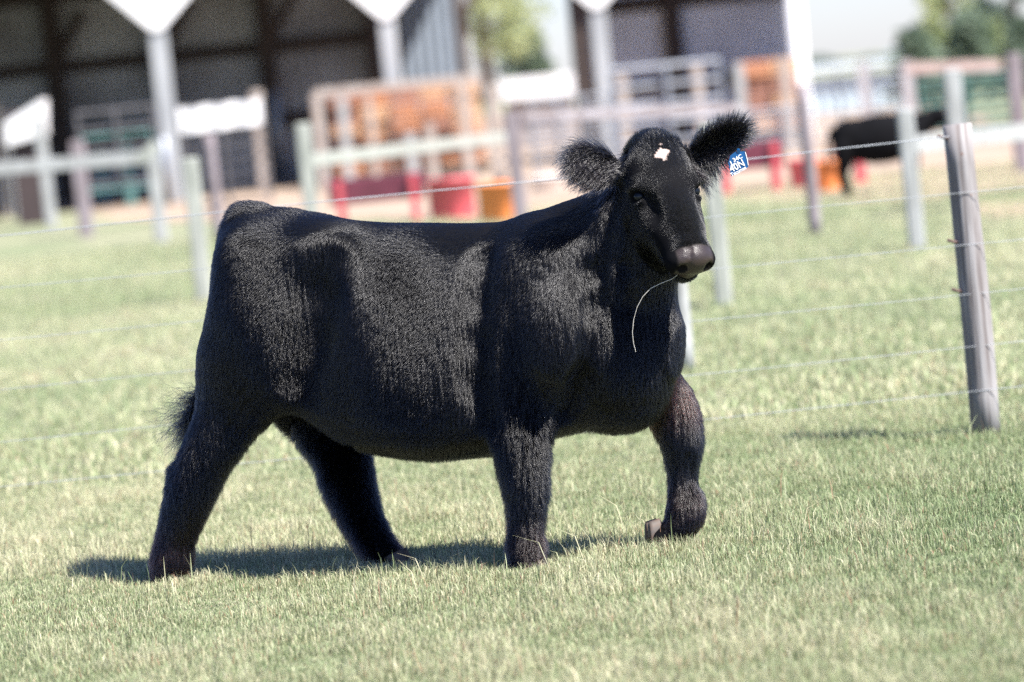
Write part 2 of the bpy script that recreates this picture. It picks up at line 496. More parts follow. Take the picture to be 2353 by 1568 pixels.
# keep the largest shell only, relax once
def relax(V, F, it=2, lam=.5):
    e = np.concatenate([F[:, [0, 1]], F[:, [1, 2]], F[:, [2, 3]], F[:, [3, 0]]])
    for _ in range(it):
        acc = np.zeros_like(V); cnt = np.zeros(len(V))
        np.add.at(acc, e[:, 0], V[e[:, 1]]); np.add.at(cnt, e[:, 0], 1)
        np.add.at(acc, e[:, 1], V[e[:, 0]]); np.add.at(cnt, e[:, 1], 1)
        V = V + (acc / cnt[:, None] - V) * lam
    return V
Vb = relax(Vb, Fb)
heifer = empty('heifer', (O_H.x, O_H.y, 0), 'glossy black heifer with a white forehead spot walking across the mown grass', 'cow')
hbase = np.array([O_H.x, O_H.y, 0.0])
skin, nt_, bs_ = new_mat('black_hide')
nat = nt_.nodes.new('ShaderNodeAttribute'); nat.attribute_name = 'nose'
nmx = nt_.nodes.new('ShaderNodeMixRGB'); nmx.inputs[1].default_value = (.004, .004, .005, 1)
ntx = nt_.nodes.new('ShaderNodeTexNoise'); ntx.inputs['Scale'].default_value = 40
nrp = nt_.nodes.new('ShaderNodeValToRGB'); nrp.color_ramp.elements[0].color = (.016, .010, .009, 1); nrp.color_ramp.elements[1].color = (.042, .029, .024, 1)
nt_.links.new(ntx.outputs['Fac'], nrp.inputs[0]); nt_.links.new(nrp.outputs[0], nmx.inputs[2])
sat_ = nt_.nodes.new('ShaderNodeAttribute'); sat_.attribute_name = 'spot'
smx = nt_.nodes.new('ShaderNodeMixRGB'); smx.inputs[2].default_value = (.42, .33, .29, 1)
nt_.links.new(sat_.outputs['Fac'], smx.inputs[0]); nt_.links.new(nmx.outputs[0], smx.inputs[1])
nt_.links.new(nat.outputs['Fac'], nmx.inputs[0]); nt_.links.new(smx.outputs[0], bs_.inputs['Base Color'])
def ramp_val(lo, hi, sock):
    mr = nt_.nodes.new('ShaderNodeMapRange'); mr.inputs['To Min'].default_value = lo; mr.inputs['To Max'].default_value = hi
    nt_.links.new(nat.outputs['Fac'], mr.inputs['Value']); nt_.links.new(mr.outputs[0], sock)
ramp_val(.8, .37, bs_.inputs['Roughness']); ramp_val(.06, .5, bs_.inputs['Specular IOR Level'])
nvo = nt_.nodes.new('ShaderNodeTexVoronoi'); nvo.inputs['Scale'].default_value = 380
ntc = nt_.nodes.new('ShaderNodeTexCoord'); nt_.links.new(ntc.outputs['Object'], nvo.inputs['Vector']); nt_.links.new(ntc.outputs['Object'], ntx.inputs['Vector'])
nbp = nt_.nodes.new('ShaderNodeBump'); nbp.inputs['Distance'].default_value = .0015; nbp.inputs['Strength'].default_value = .4
nt_.links.new(nvo.outputs['Distance'], nbp.inputs['Height']); nt_.links.new(nbp.outputs[0], bs_.inputs['Normal'])
body = np_mesh('body', Vb - hbase, Fb, skin, heifer, smooth=True)

_d = Vb - np.array(HC); _f_ = _d @ np.array(fF) / HL_; _o = _d @ np.array(fO) / HD_; _s = _d @ np.array(fS) / HW_
_nd = np.minimum(*[np.linalg.norm(Vb - np.array(hp(.041 * sd, .286, -.032)), axis=1) for sd in (1, -1)])
_h = (np.abs(_s) < .12) & (_o > -.085 + .15 * np.abs(_s)) & (_o < .05)
nose_v = np.clip((_f_ - .226) / .010, 0, 1) * _h * np.clip((.058 - np.abs(_s)) / .008, 0, 1) * (1 - .9 * (_nd < .019))  # nostril hollows blackened: their shade is put into the colour
at = body.data.attributes.new('nose', 'FLOAT', 'POINT'); at.data.foreach_set('value', nose_v.astype(np.float32))

# eyes
eye_m = paint('dark_eye', (.006, .008, .012), rough=.03, var=.3, scale=60, spec=.22)
for sd in (1, -1):
    mb = MB(); c = EYE[sd] - fS * (.004 * sd)
    prof = [(.0175 * math.sin(a), -.0175 * math.cos(a)) for a in np.linspace(0.05, math.pi - .05, 14)]
    mb.lathe(c, prof, 20); e = mb.build('eye', eye_m, body, smooth=True)
# cloven hooves
hoof_m = paint('hoof_horn', (.050, .040, .034), rough=.65, var=.2, scale=22, col2=(.085, .052, .034), stretch=(1, 1, 3))
def hoof(c, nrm, toe, ln=.105, wd=.044, ht=.062):
    """two claws; c = middle of the sole, nrm = out of the sole, toe = forwards"""
    nrm = Vector(nrm).normalized(); toe = Vector(toe); toe = (toe - nrm * toe.dot(nrm)).normalized(); sd_ = nrm.cross(toe)
    mb = MB(); n = 16
    for s_ in (-1, 1):
        vs = []; fs = []
        for i in range(6):
            t = (0, .07, .3, .55, .8, 1)[i]; sc = (1 - .20 * t) * (.90 if i == 0 else 1); back = -.022 * t
            for k in range(n):
                a = 2 * math.pi * k / n
                x = math.cos(a); y = math.sin(a)
                xx = (x if x < 0 else x ** .9) * ln * .5 * sc + back
                yy = y * wd * .52 * sc * (1 - .28 * max(x, 0)) + s_ * (wd * .52 - .003 * t)
                h = ht * t * (.72 + .28 * x)
                vs.append(Vector(c) - nrm * h + toe * xx + sd_ * yy)
        for i in range(5):
            for k in range(n): fs.append((i * n + k, i * n + (k + 1) % n, (i + 1) * n + (k + 1) % n, (i + 1) * n + k))
        fs.append(list(range(n))[::-1]); fs.append([5 * n + k for k in range(n)])
        mb.add(vs, fs)
    return mb.build('hoof', hoof_m, body, smooth=True)
def foot(px, py, L):
    p = pl(px, py, L); p.z = 0.0
    return p
hoof(foot(385, 1340, .17) + HD * .015, (0, 0, -1), HD)
hoof(foot(908, 1310, .02) + HD * .02, (0, 0, -1), HD)
hoof(foot(1214, 1300, .17) + HD * .015, (0, 0, -1), HD)
hoof(pl(1489, 1243, -.105), -CR * 1.0 - CU * .05 + HN * .25, -CU * 1.0 + CR * .22, ln=.128, wd=.046, ht=.088)
# ---------------------------------------------------------------- coat: hair strands that follow the lie of the coat
def vnorm(a): return a / (np.linalg.norm(a, axis=1)[:, None] + 1e-9)
class Noise3:
    """smooth vector noise from random plane waves"""
    def __init__(s, freq, n=14, seed=1):
        r = np.random.default_rng(seed)
        s.k = vnorm(r.normal(size=(n, 3))) * freq * r.uniform(.6, 1.5, (n, 1))
        s.ph = r.uniform(0, 6.28, (n, 3)); s.n = n
    def __call__(s, P):
        out = np.zeros((len(P), 3))
        for k, ph in zip(s.k, s.ph):
            a = P @ k
            for j in range(3): out[:, j] += np.sin(a + ph[j])
        return out / math.sqrt(s.n / 2)
nA, nB, nC = Noise3(9, seed=3), Noise3(45, seed=4), Noise3(420, seed=5)
STRK = np.array([1, 1, .08])

Vn = None
def vertex_normals(V, F):
    a = V[F[:, 2]] - V[F[:, 0]]; b = V[F[:, 3]] - V[F[:, 1]]
    fn = np.cross(a, b); N = np.zeros_like(V)
    for i in range(4): np.add.at(N, F[:, i], fn)
    return vnorm(N), np.linalg.norm(fn, axis=1) / 2
Nb, areas = vertex_normals(Vb, Fb)
def sample(n, w=None):
    p = areas if w is None else areas * w
    i = rng.choice(len(Fb), n, p=p / p.sum())
    u, v = rng.random((2, n, 1))
    q = Fb[i]
    f = lambda A: A[q[:, 0]] * (1 - u) * (1 - v) + A[q[:, 1]] * u * (1 - v) + A[q[:, 2]] * u * v + A[q[:, 3]] * (1 - u) * v
    return f(Vb), vnorm(f(Nb))
def head_coords(P):
    d = P - np.array(HC)
    return d @ np.array(fS) / HW_, d @ np.array(fF) / HL_, d @ np.array(fO) / HD_
def ear_coords(P, e):
    b, ax, side, face, Ln, wd = e
    d = P - np.array(b)
    return d @ np.array(ax) / Ln, d @ np.array(side) / wd, d @ np.array(face)
def smooth(a, b, x):
    t = np.clip((x - a) / (b - a), 0, 1); return t * t * (3 - 2 * t)
_rd = np.array(ray(1522, 351)); _rd /= np.linalg.norm(_rd)
_w = Vb - np.array(CAM); _t = _w @ _rd; _pd = np.linalg.norm(_w - _t[:, None] * _rd, axis=1)
SPC = Vb[np.where(_pd < .006)[0][np.argmin(_t[_pd < .006])]]
def spot_mask(P):
    d = P - SPC; a = d @ np.array(fS); b = d @ np.array(fF) + a * .25
    w = .004 * np.sin(a * 260 + 1) + .003 * np.sin(b * 330)
    m = (np.abs(a - .002) / .032 + np.abs(b) / .024) < 1 + w * 18
    m2 = ((a - .012) ** 2 + (b + .036) ** 2) < .005 ** 2
    return (m | m2) & (np.linalg.norm(d, axis=1) < .08)
_sp = body.data.attributes.new('spot', 'FLOAT', 'POINT'); _sp.data.foreach_set('value', spot_mask(Vb).astype(np.float32))
SL = lambda P: ((P - np.array(O_H)) @ hd, (P - np.array(O_H)) @ hn)
s_elbow = (pl(1150, 900, .18) - O_H).dot(HD)

def coat_fields(P, N):
    """length, lift, direction, colour for each root"""
    n = len(P); S, L = SL(P); z = P[:, 2]
    hs, hf, ho = head_coords(P)
    head = ((hs / .13) ** 2 + ((hf - .05) / .27) ** 2 + ((ho + .05) / .16) ** 2) < 1
    d = np.tile(-up * 1.0 - hd * .38, (n, 1))
    # trunk top: lies back then falls; haunch falls straight, slightly forward over the thigh
    topm = smooth(.45, .9, N[:, 2])[:, None]
    d = d * (1 - topm) + (-hd * 1.0 - up * .25) * topm
    hm = (smooth(-1.0, -1.25, S) * smooth(.5, .7, z))[:, None]
    d = d + hm * (hd * .25)
    low = smooth(.62, .45, z)[:, None]
    d = d * (1 - low) + (-up * 1.0 - hd * .12) * low
    belly = ((N[:, 2] < -.5) & (z > .45))[:, None]
    d = np.where(belly, -hd * 1.0 - up * .3, d)
    length = np.full(n, .019); flank = smooth(-1.15, -.95, S) * smooth(.35, .15, S) * smooth(.92, .55, np.abs(N[:, 2]))
    fore = smooth(.0, .2, S) * (L > -.05)
    lift = .30 + .34 * flank + .1 * fore * (1 - flank) + .19 * nA(P * 1.5 * np.array([1, 1, .6]))[:, 0]
    lift = lift + .75 * np.clip(-N[:, 2], 0, .5) * (S < .15) * smooth(.35, .6, z) * (L > .05)
    neckd = smooth(.32, .5, S)
    lift = lift * (1 - .4 * neckd)
    length = length + low[:, 0] * .015; lift = lift + low[:, 0] * .22
    crest = smooth(.6, .95, N[:, 2]) * (z > .9) * (~head)
    length = length * (1 - .18 * crest); lift = lift * (1 - crest * .1)
    # tail head tuft
    th = np.exp(-(((P - np.array(pl(560, 505, 0))) ** 2).sum(1)) / .075 ** 2)
    length = length + th * .013; lift = lift + th * .6
    rump = smooth(-.75, -.95, S) * smooth(.85, 1.0, z) * (L > 0)
    lift = lift + .16 * rump
    foot = smooth(.10, .03, z); length = length * (1 - .35 * foot)
    # knees and hocks of the photographed coat curl a little
    col = np.tile(np.array([.0035, .0036, .0044]), (n, 1))
    br = np.clip(nA(P * 1.3)[:, 0] * .5 + .2, 0, 1) * smooth(.75, .35, z)
    inner = smooth(-.02, -.10, L) * smooth(-.3, .0, S) * smooth(.75, .55, z)
    br = np.clip(br * .45 * smooth(.35, .1, z) + inner * smooth(.38, .5, z) * .8, 0, 1)[:, None]
    col = col * (1 - br) + np.array([.022, .009, .007]) * br
    # head
    dh = -np.tile(np.array(fF), (n, 1)) * .9 + np.array(fS)[None] * (hs * 6)[:, None] - np.array(fO)[None] * .2
    up_face = smooth(-.02, -.17, hf)[:, None]
    dh = dh * (1 - up_face) + (-np.array(fF)[None] * .5 + np.array(fS)[None] * (hs * 5)[:, None] + np.array(fO)[None] * .5) * up_face
    H = head[:, None]
    d = np.where(H, dh, d)
    poll = smooth(-.06, -.17, hf)
    length = np.where(head, .0065 + .014 * poll + .006 * smooth(-.05, -.12, ho), length)
    lift = np.where(head, .40 + .22 * nA(P * 3)[:, 1] + .6 * poll, lift)
    nose = head & (hf > .232) & (ho > -.085)
    length = np.where(nose, 0, length)
    spot = spot_mask(P + rng.normal(0, .002, P.shape)) & head
    col = np.where(spot[:, None], np.array([.56, .46, .41]), col)
    length = np.where(spot, .006, length); lift = np.where(spot, .12, lift)
    hoofc = np.array(pl(1489, 1243, -.105)); dh_ = np.linalg.norm(P - hoofc, axis=1)
    length = length * smooth(.045, .10, dh_) * (.45 + .55 * smooth(.10, .30, dh_))
    # eyes stay free
    for sd in (1, -1):
        de = np.linalg.norm(P - np.array(EYE[sd]), axis=1)
        length = np.where(de < .026, 0, length)
    # ears
    for k, e in enumerate(EAR):
        ea, es, ef = ear_coords(P, e)
        m = (ea > -.02) & (ea < 1.2) & (np.abs(es) < 1.3) & (np.abs(ef) < .06) & (~(head & (ea < .12)))
        ax, side, face = np.array(e[1]), np.array(e[2]), np.array(e[3])
        sgn = np.sign(es)[:, None]
        if k == 0: de_ = ax * .9 + side[None] * (es * .8)[:, None] - up * .95
        else:
            low_ = (smooth(.1, -.5, es * (1 if side[2] > 0 else -1)) * smooth(.75, .35, ea))[:, None]
            de_ = ax * .75 + side[None] * (es * 1.1)[:, None] + up * .05
            de_ = de_ * (1 - low_) + (-up * 1.0 + ax * .25) * low_
        d = np.where(m[:, None], de_, d)
        edge = smooth(.3, .9, np.abs(es)) + smooth(.6, 1.0, ea)
        length = np.where(m, (.038 if k == 0 else .0345) + (.022 if k == 0 else .012) * np.clip(edge, 0, 1) + (.012 if k == 0 else low_[:, 0] * .03), length)
        lift = np.where(m, .28 if k == 0 else .5, lift)
        col = np.where(m[:, None], np.array([.007, .0062, .0068]), col)
    return length, lift, d, col

def grow(name, P, N, length, lift, d, col, mat, parent, r0=.0007, npt=5, curl=.0, gravity=.35, wob=1.0):
    keep = length > 0
    P, N, length, lift, d, col = P[keep], N[keep], length[keep], lift[keep], d[keep], col[keep]
    n = len(P)
    t = d - N * (d * N).sum(1)[:, None]; t = vnorm(t)
    wob = np.where(length > .034, 2.4, 1.0)[:, None] * wob
    t = vnorm(t + wob * (.05 * nA(P) + .03 * nB(P * STRK) + .035 * nC(P * STRK) + .04 * rng.normal(size=(n, 3))))
    t = vnorm(t - N * (t * N).sum(1)[:, None])
    length = length * rng.uniform(.65, 1.25, n)
    lf = np.maximum(np.maximum(lift, .10) * (rng.uniform(.65, 1.35, n) + .20 * np.minimum(wob, 1)[:, 0] * nC(P * STRK)[:, 1]), np.where(length < .0126, .06, .17))
    pts = np.zeros((n, npt, 3)); pts[:, 0] = P - N * .001
    cur = pts[:, 0].copy()
    for i in range(1, npt):
        u = i / (npt - 1)
        l = lf * (1.25 - u * 1.0 * gravity * 2)
        dir_ = vnorm(t + N * l[:, None] + curl * nC(cur * 1.0) + np.array([0, 0, -1.0]) * (gravity * .25 * u))
        cur = cur + dir_ * (length / (npt - 1))[:, None]
        pts[:, i] = cur
    base = np.array(wloc(parent))
    hc = bpy.data.hair_curves.new(name)
    hc.add_curves([npt] * n)
    hc.attributes['position'].data.foreach_set('vector', (pts - base).astype(np.float32).ravel())
    rad = np.linspace(1, .25, npt)[None] * (r0 * rng.uniform(.6, 1.3, (n, 1)))
    ra = hc.attributes.get('radius') or hc.attributes.new('radius', 'FLOAT', 'POINT')
    ra.data.foreach_set('value', rad.astype(np.float32).ravel())
    ca = hc.attributes.new('col', 'FLOAT_COLOR', 'CURVE')
    c4 = np.ones((n, 4)); c4[:, :3] = col * rng.uniform(.75, 1.3, (n, 1))
    ca.data.foreach_set('color', c4.astype(np.float32).ravel())
    hc.materials.append(mat)
    o = bpy.data.objects.new(name, hc); COL.objects.link(o); o.parent = parent
    return o

hair_m = bpy.data.materials.new('black_hair'); hair_m.use_nodes = True
hn_ = hair_m.node_tree; hn_.nodes.remove(hn_.nodes['Principled BSDF'])
hb = hn_.nodes.new('ShaderNodeBsdfHairPrincipled'); hb.model = 'CHIANG'; hb.parametrization = 'COLOR'
at_ = hn_.nodes.new('ShaderNodeAttribute'); at_.attribute_name = 'col'
hn_.links.new(at_.outputs['Color'], hb.inputs['Color'])
hb.inputs['Roughness'].default_value = .225; hb.inputs['Radial Roughness'].default_value = .33; hb.inputs['IOR'].default_value = 1.48
hb.inputs['Random Roughness'].default_value = .3
hn_.links.new(hb.outputs[0], hn_.nodes['Material Output'].inputs['Surface'])

NF = 760000
P, N = sample(NF)
ln, lf, dd, cc = coat_fields(P, N)
cut = .0125 + rng.uniform(-.0035, .0035, len(ln))
big = (ln > cut) & (ln <= .034)
er = (ln > .034) & (rng.random(len(ln)) < .5)
grow('ear_hair', P[er], N[er], ln[er], lf[er], dd[er], cc[er], hair_m, body, r0=.0008, npt=6, curl=.12)
grow('coat', P[big], N[big], ln[big], lf[big], dd[big], cc[big], hair_m, body, r0=.00042, npt=4)
# the short-haired face gets a denser, finer coat
fc = Vb[Fb].mean(1); fhs, fhf, fho = head_coords(fc)
wface = ((((fhs / .15) ** 2 + ((fhf - .05) / .30) ** 2 + ((fho + .05) / .18) ** 2) < 1)).astype(float) + 1e-9
P, N = sample(110000, wface)
ln, lf, dd, cc = coat_fields(P, N)
sm = (ln <= .0125 + rng.uniform(-.0035, .0035, len(ln))) & (ln > 0)
grow('face_hair', P[sm], N[sm], ln[sm], lf[sm], dd[sm], cc[sm], hair_m, body, r0=.00035, npt=4, wob=.6)
# tail switch: long loose strands below the dock
tp = [np.array(pl(*q)) for q in ((458, 900, .02), (446, 940, .03), (434, 980, .04))]
n = 900
u = rng.random(n) * 2; i0 = np.minimum(u.astype(int), 1); fr = (u - i0)[:, None]
tpa = np.array(tp)
Pt = tpa[i0] * (1 - fr) + tpa[i0 + 1] * fr
off = vnorm(rng.normal(size=(n, 3)))
Pt = Pt + off * .018
Dt = np.tile(-up * 1.0 - hd * .42, (n, 1)) + rng.normal(size=(n, 3)) * .10 + nB(Pt) * .10
grow('tail_switch', Pt, off, np.full(n, .17) * (.6 + .6 * rng.random(n)), np.full(n, .10), Dt, np.tile([.006, .006, .007], (n, 1)), hair_m, body, r0=.0007, npt=9, curl=.35, wob=1.5)
# eyelashes
for sd in (1, -1):
    n = 26
    a = np.linspace(-.9, .9, n)
    root = np.array([np.array(EYE[sd] + fS * (.012 * sd + .012 * sd * math.cos(x)) - fF * (.016 + .004 * math.cos(x)) + fO * (.012 + .016 * math.sin(x))) for x in a])
    dr = np.tile(np.array(fS * sd * 1.0 + fO * .5 - fF * .15), (n, 1)) + np.outer(np.sin(a), np.array(fO)) * .5
    grow('eyelash', root, np.tile(np.array(-fF), (n, 1)), np.full(n, .022), np.full(n, .1), dr, np.tile([.01, .01, .01], (n, 1)), hair_m, body, r0=.0004, npt=5, gravity=-.3, wob=.5)
# ---------------------------------------------------------------- ear tag, straw in the mouth
tag_y = (HC.y + .01)
tag_d = (at_depth(1697, 377, tag_y) - CAM).dot(CF)
def tp_(px, py): return CAM + ray(px, py) * tag_d
blue = paint('blue_tag_plastic', (.003, .065, .19), rough=.35, var=.12, scale=30)
white = paint('white_marker', (.8, .8, .78), rough=.5, var=.03, scale=30)
pts2 = [(1680.5, 405.5), (1673.5, 375), (1678, 358), (1690, 349), (1711.5, 348), (1716.5, 366), (1719.5, 384), (1700, 396)]
fr_ = [tp_(*p) for p in pts2]; bk_ = [p + CF * .0022 for p in fr_]
n = len(fr_)
mb = MB(); mb.add(fr_ + bk_, [list(range(n))[::-1], [n + i for i in range(n)]] + [(i, (i + 1) % n, n + (i + 1) % n, n + i) for i in range(n)])
tagc = tp_(1697, 362)
mb.tube([tagc - CF * .003 + CU * .020, tagc + CF * .012 + CU * .024], .006, 12)
etag = mb.build('ear_tag', blue, body)
def mark(pts, w):
    mb = MB()
    mb.tube([tp_(*p) - CF * .0007 for p in pts], w, 6); return mb
def letters(txt, px, py, size, ang, shear=0.0, bold=.0, sx=1.0):
    cu = bpy.data.curves.new('lettering', 'FONT'); cu.body = txt; cu.size = size; cu.offset = bold; cu.extrude = .0003; cu.shear = shear
    cu.resolution_u = 3
    to = bpy.data.objects.new('lettering', cu); COL.objects.link(to)
    dg = bpy.context.evaluated_depsgraph_get()
    me = bpy.data.meshes.new_from_object(to.evaluated_get(dg)); bpy.data.objects.remove(to)
    X_ = CR * math.cos(ang) + CU * math.sin(ang); Y_ = CU * math.cos(ang) - CR * math.sin(ang)
    o_ = tp_(px, py) - CF * .0012
    base = wloc(etag)
    for v in me.vertices:
        c = v.co; v.co = o_ + X_ * (c.x * sx) + Y_ * c.y - CF * c.z - base
    me.materials.clear(); me.materials.append(white)
    lo = bpy.data.objects.new('lettering', me); COL.objects.link(lo); lo.parent = etag
A_ = math.radians(28)
letters('1', 1679.5, 384, .026, A_, bold=.00025)
letters('34C', 1686, 373.5, .019, A_, bold=.00025, sx=1.05)
letters('40N', 1681, 397, .034, A_, bold=.00025, sx=.86)
letters('Tecumse', 1681, 406.3, .0165, A_, bold=.00025, sx=.93)
o = mark([(1712.3, 350), (1716.8, 366), (1719.2, 380)], .0011).build('tag_edge', white, etag)

straw_m = paint('straw', (.70, .66, .58), rough=.6, var=.1)
mo = pl(1556, 633, .02)
sp = [(1557, 632), (1545, 641), (1520, 651), (1495, 663), (1477, 682), (1464, 706), (1456, 735), (1453, 765), (1456, 790), (1461, 809)]
my = hp(-.02, .27, -.09).y - .02
mb = MB(); mb.tube([at_depth(p[0], p[1], my + .0 + .0035 * i) for i, p in enumerate(sp)], .00075, 5)
single('grass_stem', mb, straw_m, at_depth(1557, 632, my), label='thin pale strand of slobber or grass hanging in a curve from the heifer\'s mouth', cat='strand')
# ---------------------------------------------------------------- ground and grass
def ground_mat():
    m, nt, b = new_mat('pasture_ground')
    tc = nt.nodes.new('ShaderNodeTexCoord')
    def noise(scale, det=6, st=(1, 1, 1)):
        mp = nt.nodes.new('ShaderNodeMapping'); mp.inputs['Scale'].default_value = st
        n = nt.nodes.new('ShaderNodeTexNoise'); n.inputs['Scale'].default_value = scale; n.inputs['Detail'].default_value = det
        lnk(nt, tc.outputs['Object'], mp.inputs['Vector']); lnk(nt, mp.outputs[0], n.inputs['Vector']); return n
    n1 = noise(.55, 5, (1, .55, 1)); n2 = noise(9, 8); n3 = noise(60, 4)
    r1 = nt.nodes.new('ShaderNodeValToRGB')
    e = r1.color_ramp.elements
    e[0].position = .36; e[0].color = (.175, .205, .12, 1); e[1].position = .66; e[1].color = (.28, .265, .19, 1)
    x = e.new(.52); x.color = (.22, .232, .15, 1)
    lnk(nt, n1.outputs['Fac'], r1.inputs[0])
    r2 = nt.nodes.new('ShaderNodeValToRGB'); r2.color_ramp.elements[0].color = (.62, .62, .62, 1); r2.color_ramp.elements[1].color = (1.3, 1.3, 1.25, 1)
    r2.color_ramp.elements[0].position = .3; r2.color_ramp.elements[1].position = .7
    lnk(nt, n2.outputs['Fac'], r2.inputs[0])
    mx = nt.nodes.new('ShaderNodeMixRGB'); mx.blend_type = 'MULTIPLY'; mx.inputs[0].default_value = 1
    lnk(nt, r1.outputs[0], mx.inputs[1]); lnk(nt, r2.outputs[0], mx.inputs[2]); lnk(nt, mx.outputs[0], b.inputs['Base Color'])
    b.inputs['Roughness'].default_value = .95; b.inputs['Specular IOR Level'].default_value = .1
    bp = nt.nodes.new('ShaderNodeBump'); bp.inputs['Distance'].default_value = .03; bp.inputs['Strength'].default_value = .6
    lnk(nt, n3.outputs['Fac'], bp.inputs['Height']); lnk(nt, bp.outputs[0], b.inputs['Normal'])
    return m
gm = ground_mat()
N_ = 40
gv = []; gf = []
ys = [-30, 4] + list(np.linspace(8, 60, 27)) + [70, 85, 105, 140, 200, 320, 600, 1100, 1800]
xs = [-900, -300, -90] + list(np.linspace(-30, 30, 31)) + [90, 300, 900]
for y in ys:
    for x in xs: gv.append((x, y, 0))
nx_ = len(xs)
for i in range(len(ys) - 1):
    for j in range(nx_ - 1): gf.append((i * nx_ + j, i * nx_ + j + 1, (i + 1) * nx_ + j + 1, (i + 1) * nx_ + j))
o = link_mesh('pasture_ground', gv, gf, gm); tag(o, kind='structure')

# bare yard in front of the barns, laid just over the pasture
dm = paint('yard_dirt', (.30, .225, .165), rough=.95, scale=.5, col2=(.235, .175, .125), var=.1)
edge = [ground(-420, 500), ground(-100, 486), ground(60, 486), ground(170, 488), ground(300, 506), ground(430, 508), ground(560, 514), ground(700, 506), ground(900, 500), ground(1060, 510), ground(1250, 488), ground(1500, 470), ground(1660, 455),
        ground(1800, 462), ground(1960, 468), ground(2110, 462), ground(2300, 440), ground(2700, 392)]
pts = []
r_ = np.random.default_rng(3)
for a, b in zip(edge, edge[1:]):
    for t in np.arange(0, 1, .125):
        p = a.lerp(b, t); pts.append((p.x, p.y + float(r_.normal() * .35), .004))
nE = len(pts)
V_ = pts + [(p[0] * 3.2, 230, .004) for p in pts]
o = link_mesh('yard_dirt', V_, [(i, i + 1, nE + i + 1, nE + i) for i in range(nE - 1)], dm); tag(o, kind='structure')
def patch(name, px, py, rx, ry, mat):
    c = ground(px, py); n = 40
    vs = [(c.x + rx * math.cos(a) * (1 + .14 * math.sin(3 * a + px) + .09 * math.sin(7 * a)), c.y + ry * math.sin(a) * (1 + .15 * math.sin(4 * a)), .006) for a in np.linspace(0, 2 * math.pi, n, endpoint=False)]
    return tag(link_mesh(name, vs, [list(range(n))], mat), kind='structure')
patch('bare_patch', 2360, 482, .45, 2.0, dm)

# mown grass: every blade a bent two-segment strip with its own tint
def blades(name, n, y0, y1, hw0, hw1, hgt, wid, seed, mat, area_pow=1.0, label=None):
    r = np.random.default_rng(seed)
    u = r.random(n)
    Y = y0 + (y1 - y0) * u ** area_pow
    half = hw0 + (hw1 - hw0) * (Y - y0) / (y1 - y0)
    X = r.uniform(-1, 1, n) * half
    P = np.stack([X, Y, np.zeros(n)], 1)
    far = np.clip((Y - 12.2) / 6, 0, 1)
    nz = .5 * Noise3(2.6, seed=11)(P)[:, 0]; nz2 = Noise3(.9, seed=12)(P * np.array([1, .6, 1]))[:, 0]; nz3 = Noise3(14, seed=13)(P)[:, 0]
    h = hgt * (.78 + .20 * nz + .20 * nz3) * r.gamma(4.5, 1 / 4.5, n); h = np.clip(h, .008, hgt * 2.1)
    for q in ((385, 1338, .17), (908, 1308, .02), (1213, 1298, .17)):
        fp = np.array(foot(*q)); dd_ = np.linalg.norm(P[:, :2] - fp[:2] - np.array([0, -.05]), axis=1)
        h = h * (1 - .6 * np.exp(-(dd_ / .10) ** 2))
    w = wid * r.uniform(.6, 1.4, n)
    a = r.uniform(0, 2 * math.pi, n); sd = np.stack([np.cos(a), np.sin(a), 0 * a], 1)
    b = a + math.pi / 2 + r.normal(0, .7, n)
    lean = np.stack([np.cos(b), np.sin(b), 0 * b], 1) * (r.uniform(.05, 1.0, n) ** 1.2)[:, None]
    upv = np.array([0, 0, 1.0])
    m1 = P + (lean * .28 + upv * .62) * h[:, None]
    tip = P + (lean * .95 + upv * (1.0 - .28 * np.linalg.norm(lean, axis=1)[:, None])) * h[:, None]
    V = np.stack([P - sd * w[:, None] * .5, P + sd * w[:, None] * .5, m1 + sd * w[:, None] * .38, m1 - sd * w[:, None] * .38, tip + sd * w[:, None] * .06, tip - sd * w[:, None] * .06], 1).reshape(-1, 3)
    i = np.arange(n)[:, None] * 6
    F = np.concatenate([i + np.array([[0, 1, 2, 3]]), i + np.array([[3, 2, 4, 5]])], 0)
    o = np_mesh(name, V, F, mat)
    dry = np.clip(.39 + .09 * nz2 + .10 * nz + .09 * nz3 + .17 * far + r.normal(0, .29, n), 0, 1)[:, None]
    green = np.array([.145, .205, .09]) * r.uniform(.35, 1.5, (n, 1)); bluish = np.array([.245, .295, .150]) * r.uniform(.8, 1.3, (n, 1)); strw = np.array([.52, .485, .325]) * r.uniform(.7, 1.25, (n, 1))
    c = np.where(dry < .4, green * (1 - dry / .4) + bluish * (dry / .4), bluish * (1 - (dry - .4) / .6) + strw * ((dry - .4) / .6))
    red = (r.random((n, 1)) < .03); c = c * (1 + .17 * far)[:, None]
    c = np.where(red, np.array([.34, .20, .13]), c)
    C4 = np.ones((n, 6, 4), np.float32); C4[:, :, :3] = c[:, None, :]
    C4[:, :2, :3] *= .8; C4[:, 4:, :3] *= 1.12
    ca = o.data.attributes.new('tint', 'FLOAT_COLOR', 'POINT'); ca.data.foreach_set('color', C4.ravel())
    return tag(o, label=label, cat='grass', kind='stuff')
gb, nt, b = new_mat('grass_blades')
at = nt.nodes.new('ShaderNodeAttribute'); at.attribute_name = 'tint'
lnk(nt, at.outputs['Color'], b.inputs['Base Color']); b.inputs['Roughness'].default_value = .5; b.inputs['Specular IOR Level'].default_value = .35
tr = nt.nodes.new('ShaderNodeBsdfTranslucent'); mxs = nt.nodes.new('ShaderNodeMixShader'); mxs.inputs[0].default_value = .30
lnk(nt, at.outputs['Color'], tr.inputs['Color']); lnk(nt, b.outputs[0], mxs.inputs[1]); lnk(nt, tr.outputs[0], mxs.inputs[2])
lnk(nt, mxs.outputs[0], nt.nodes['Material Output'].inputs['Surface'])
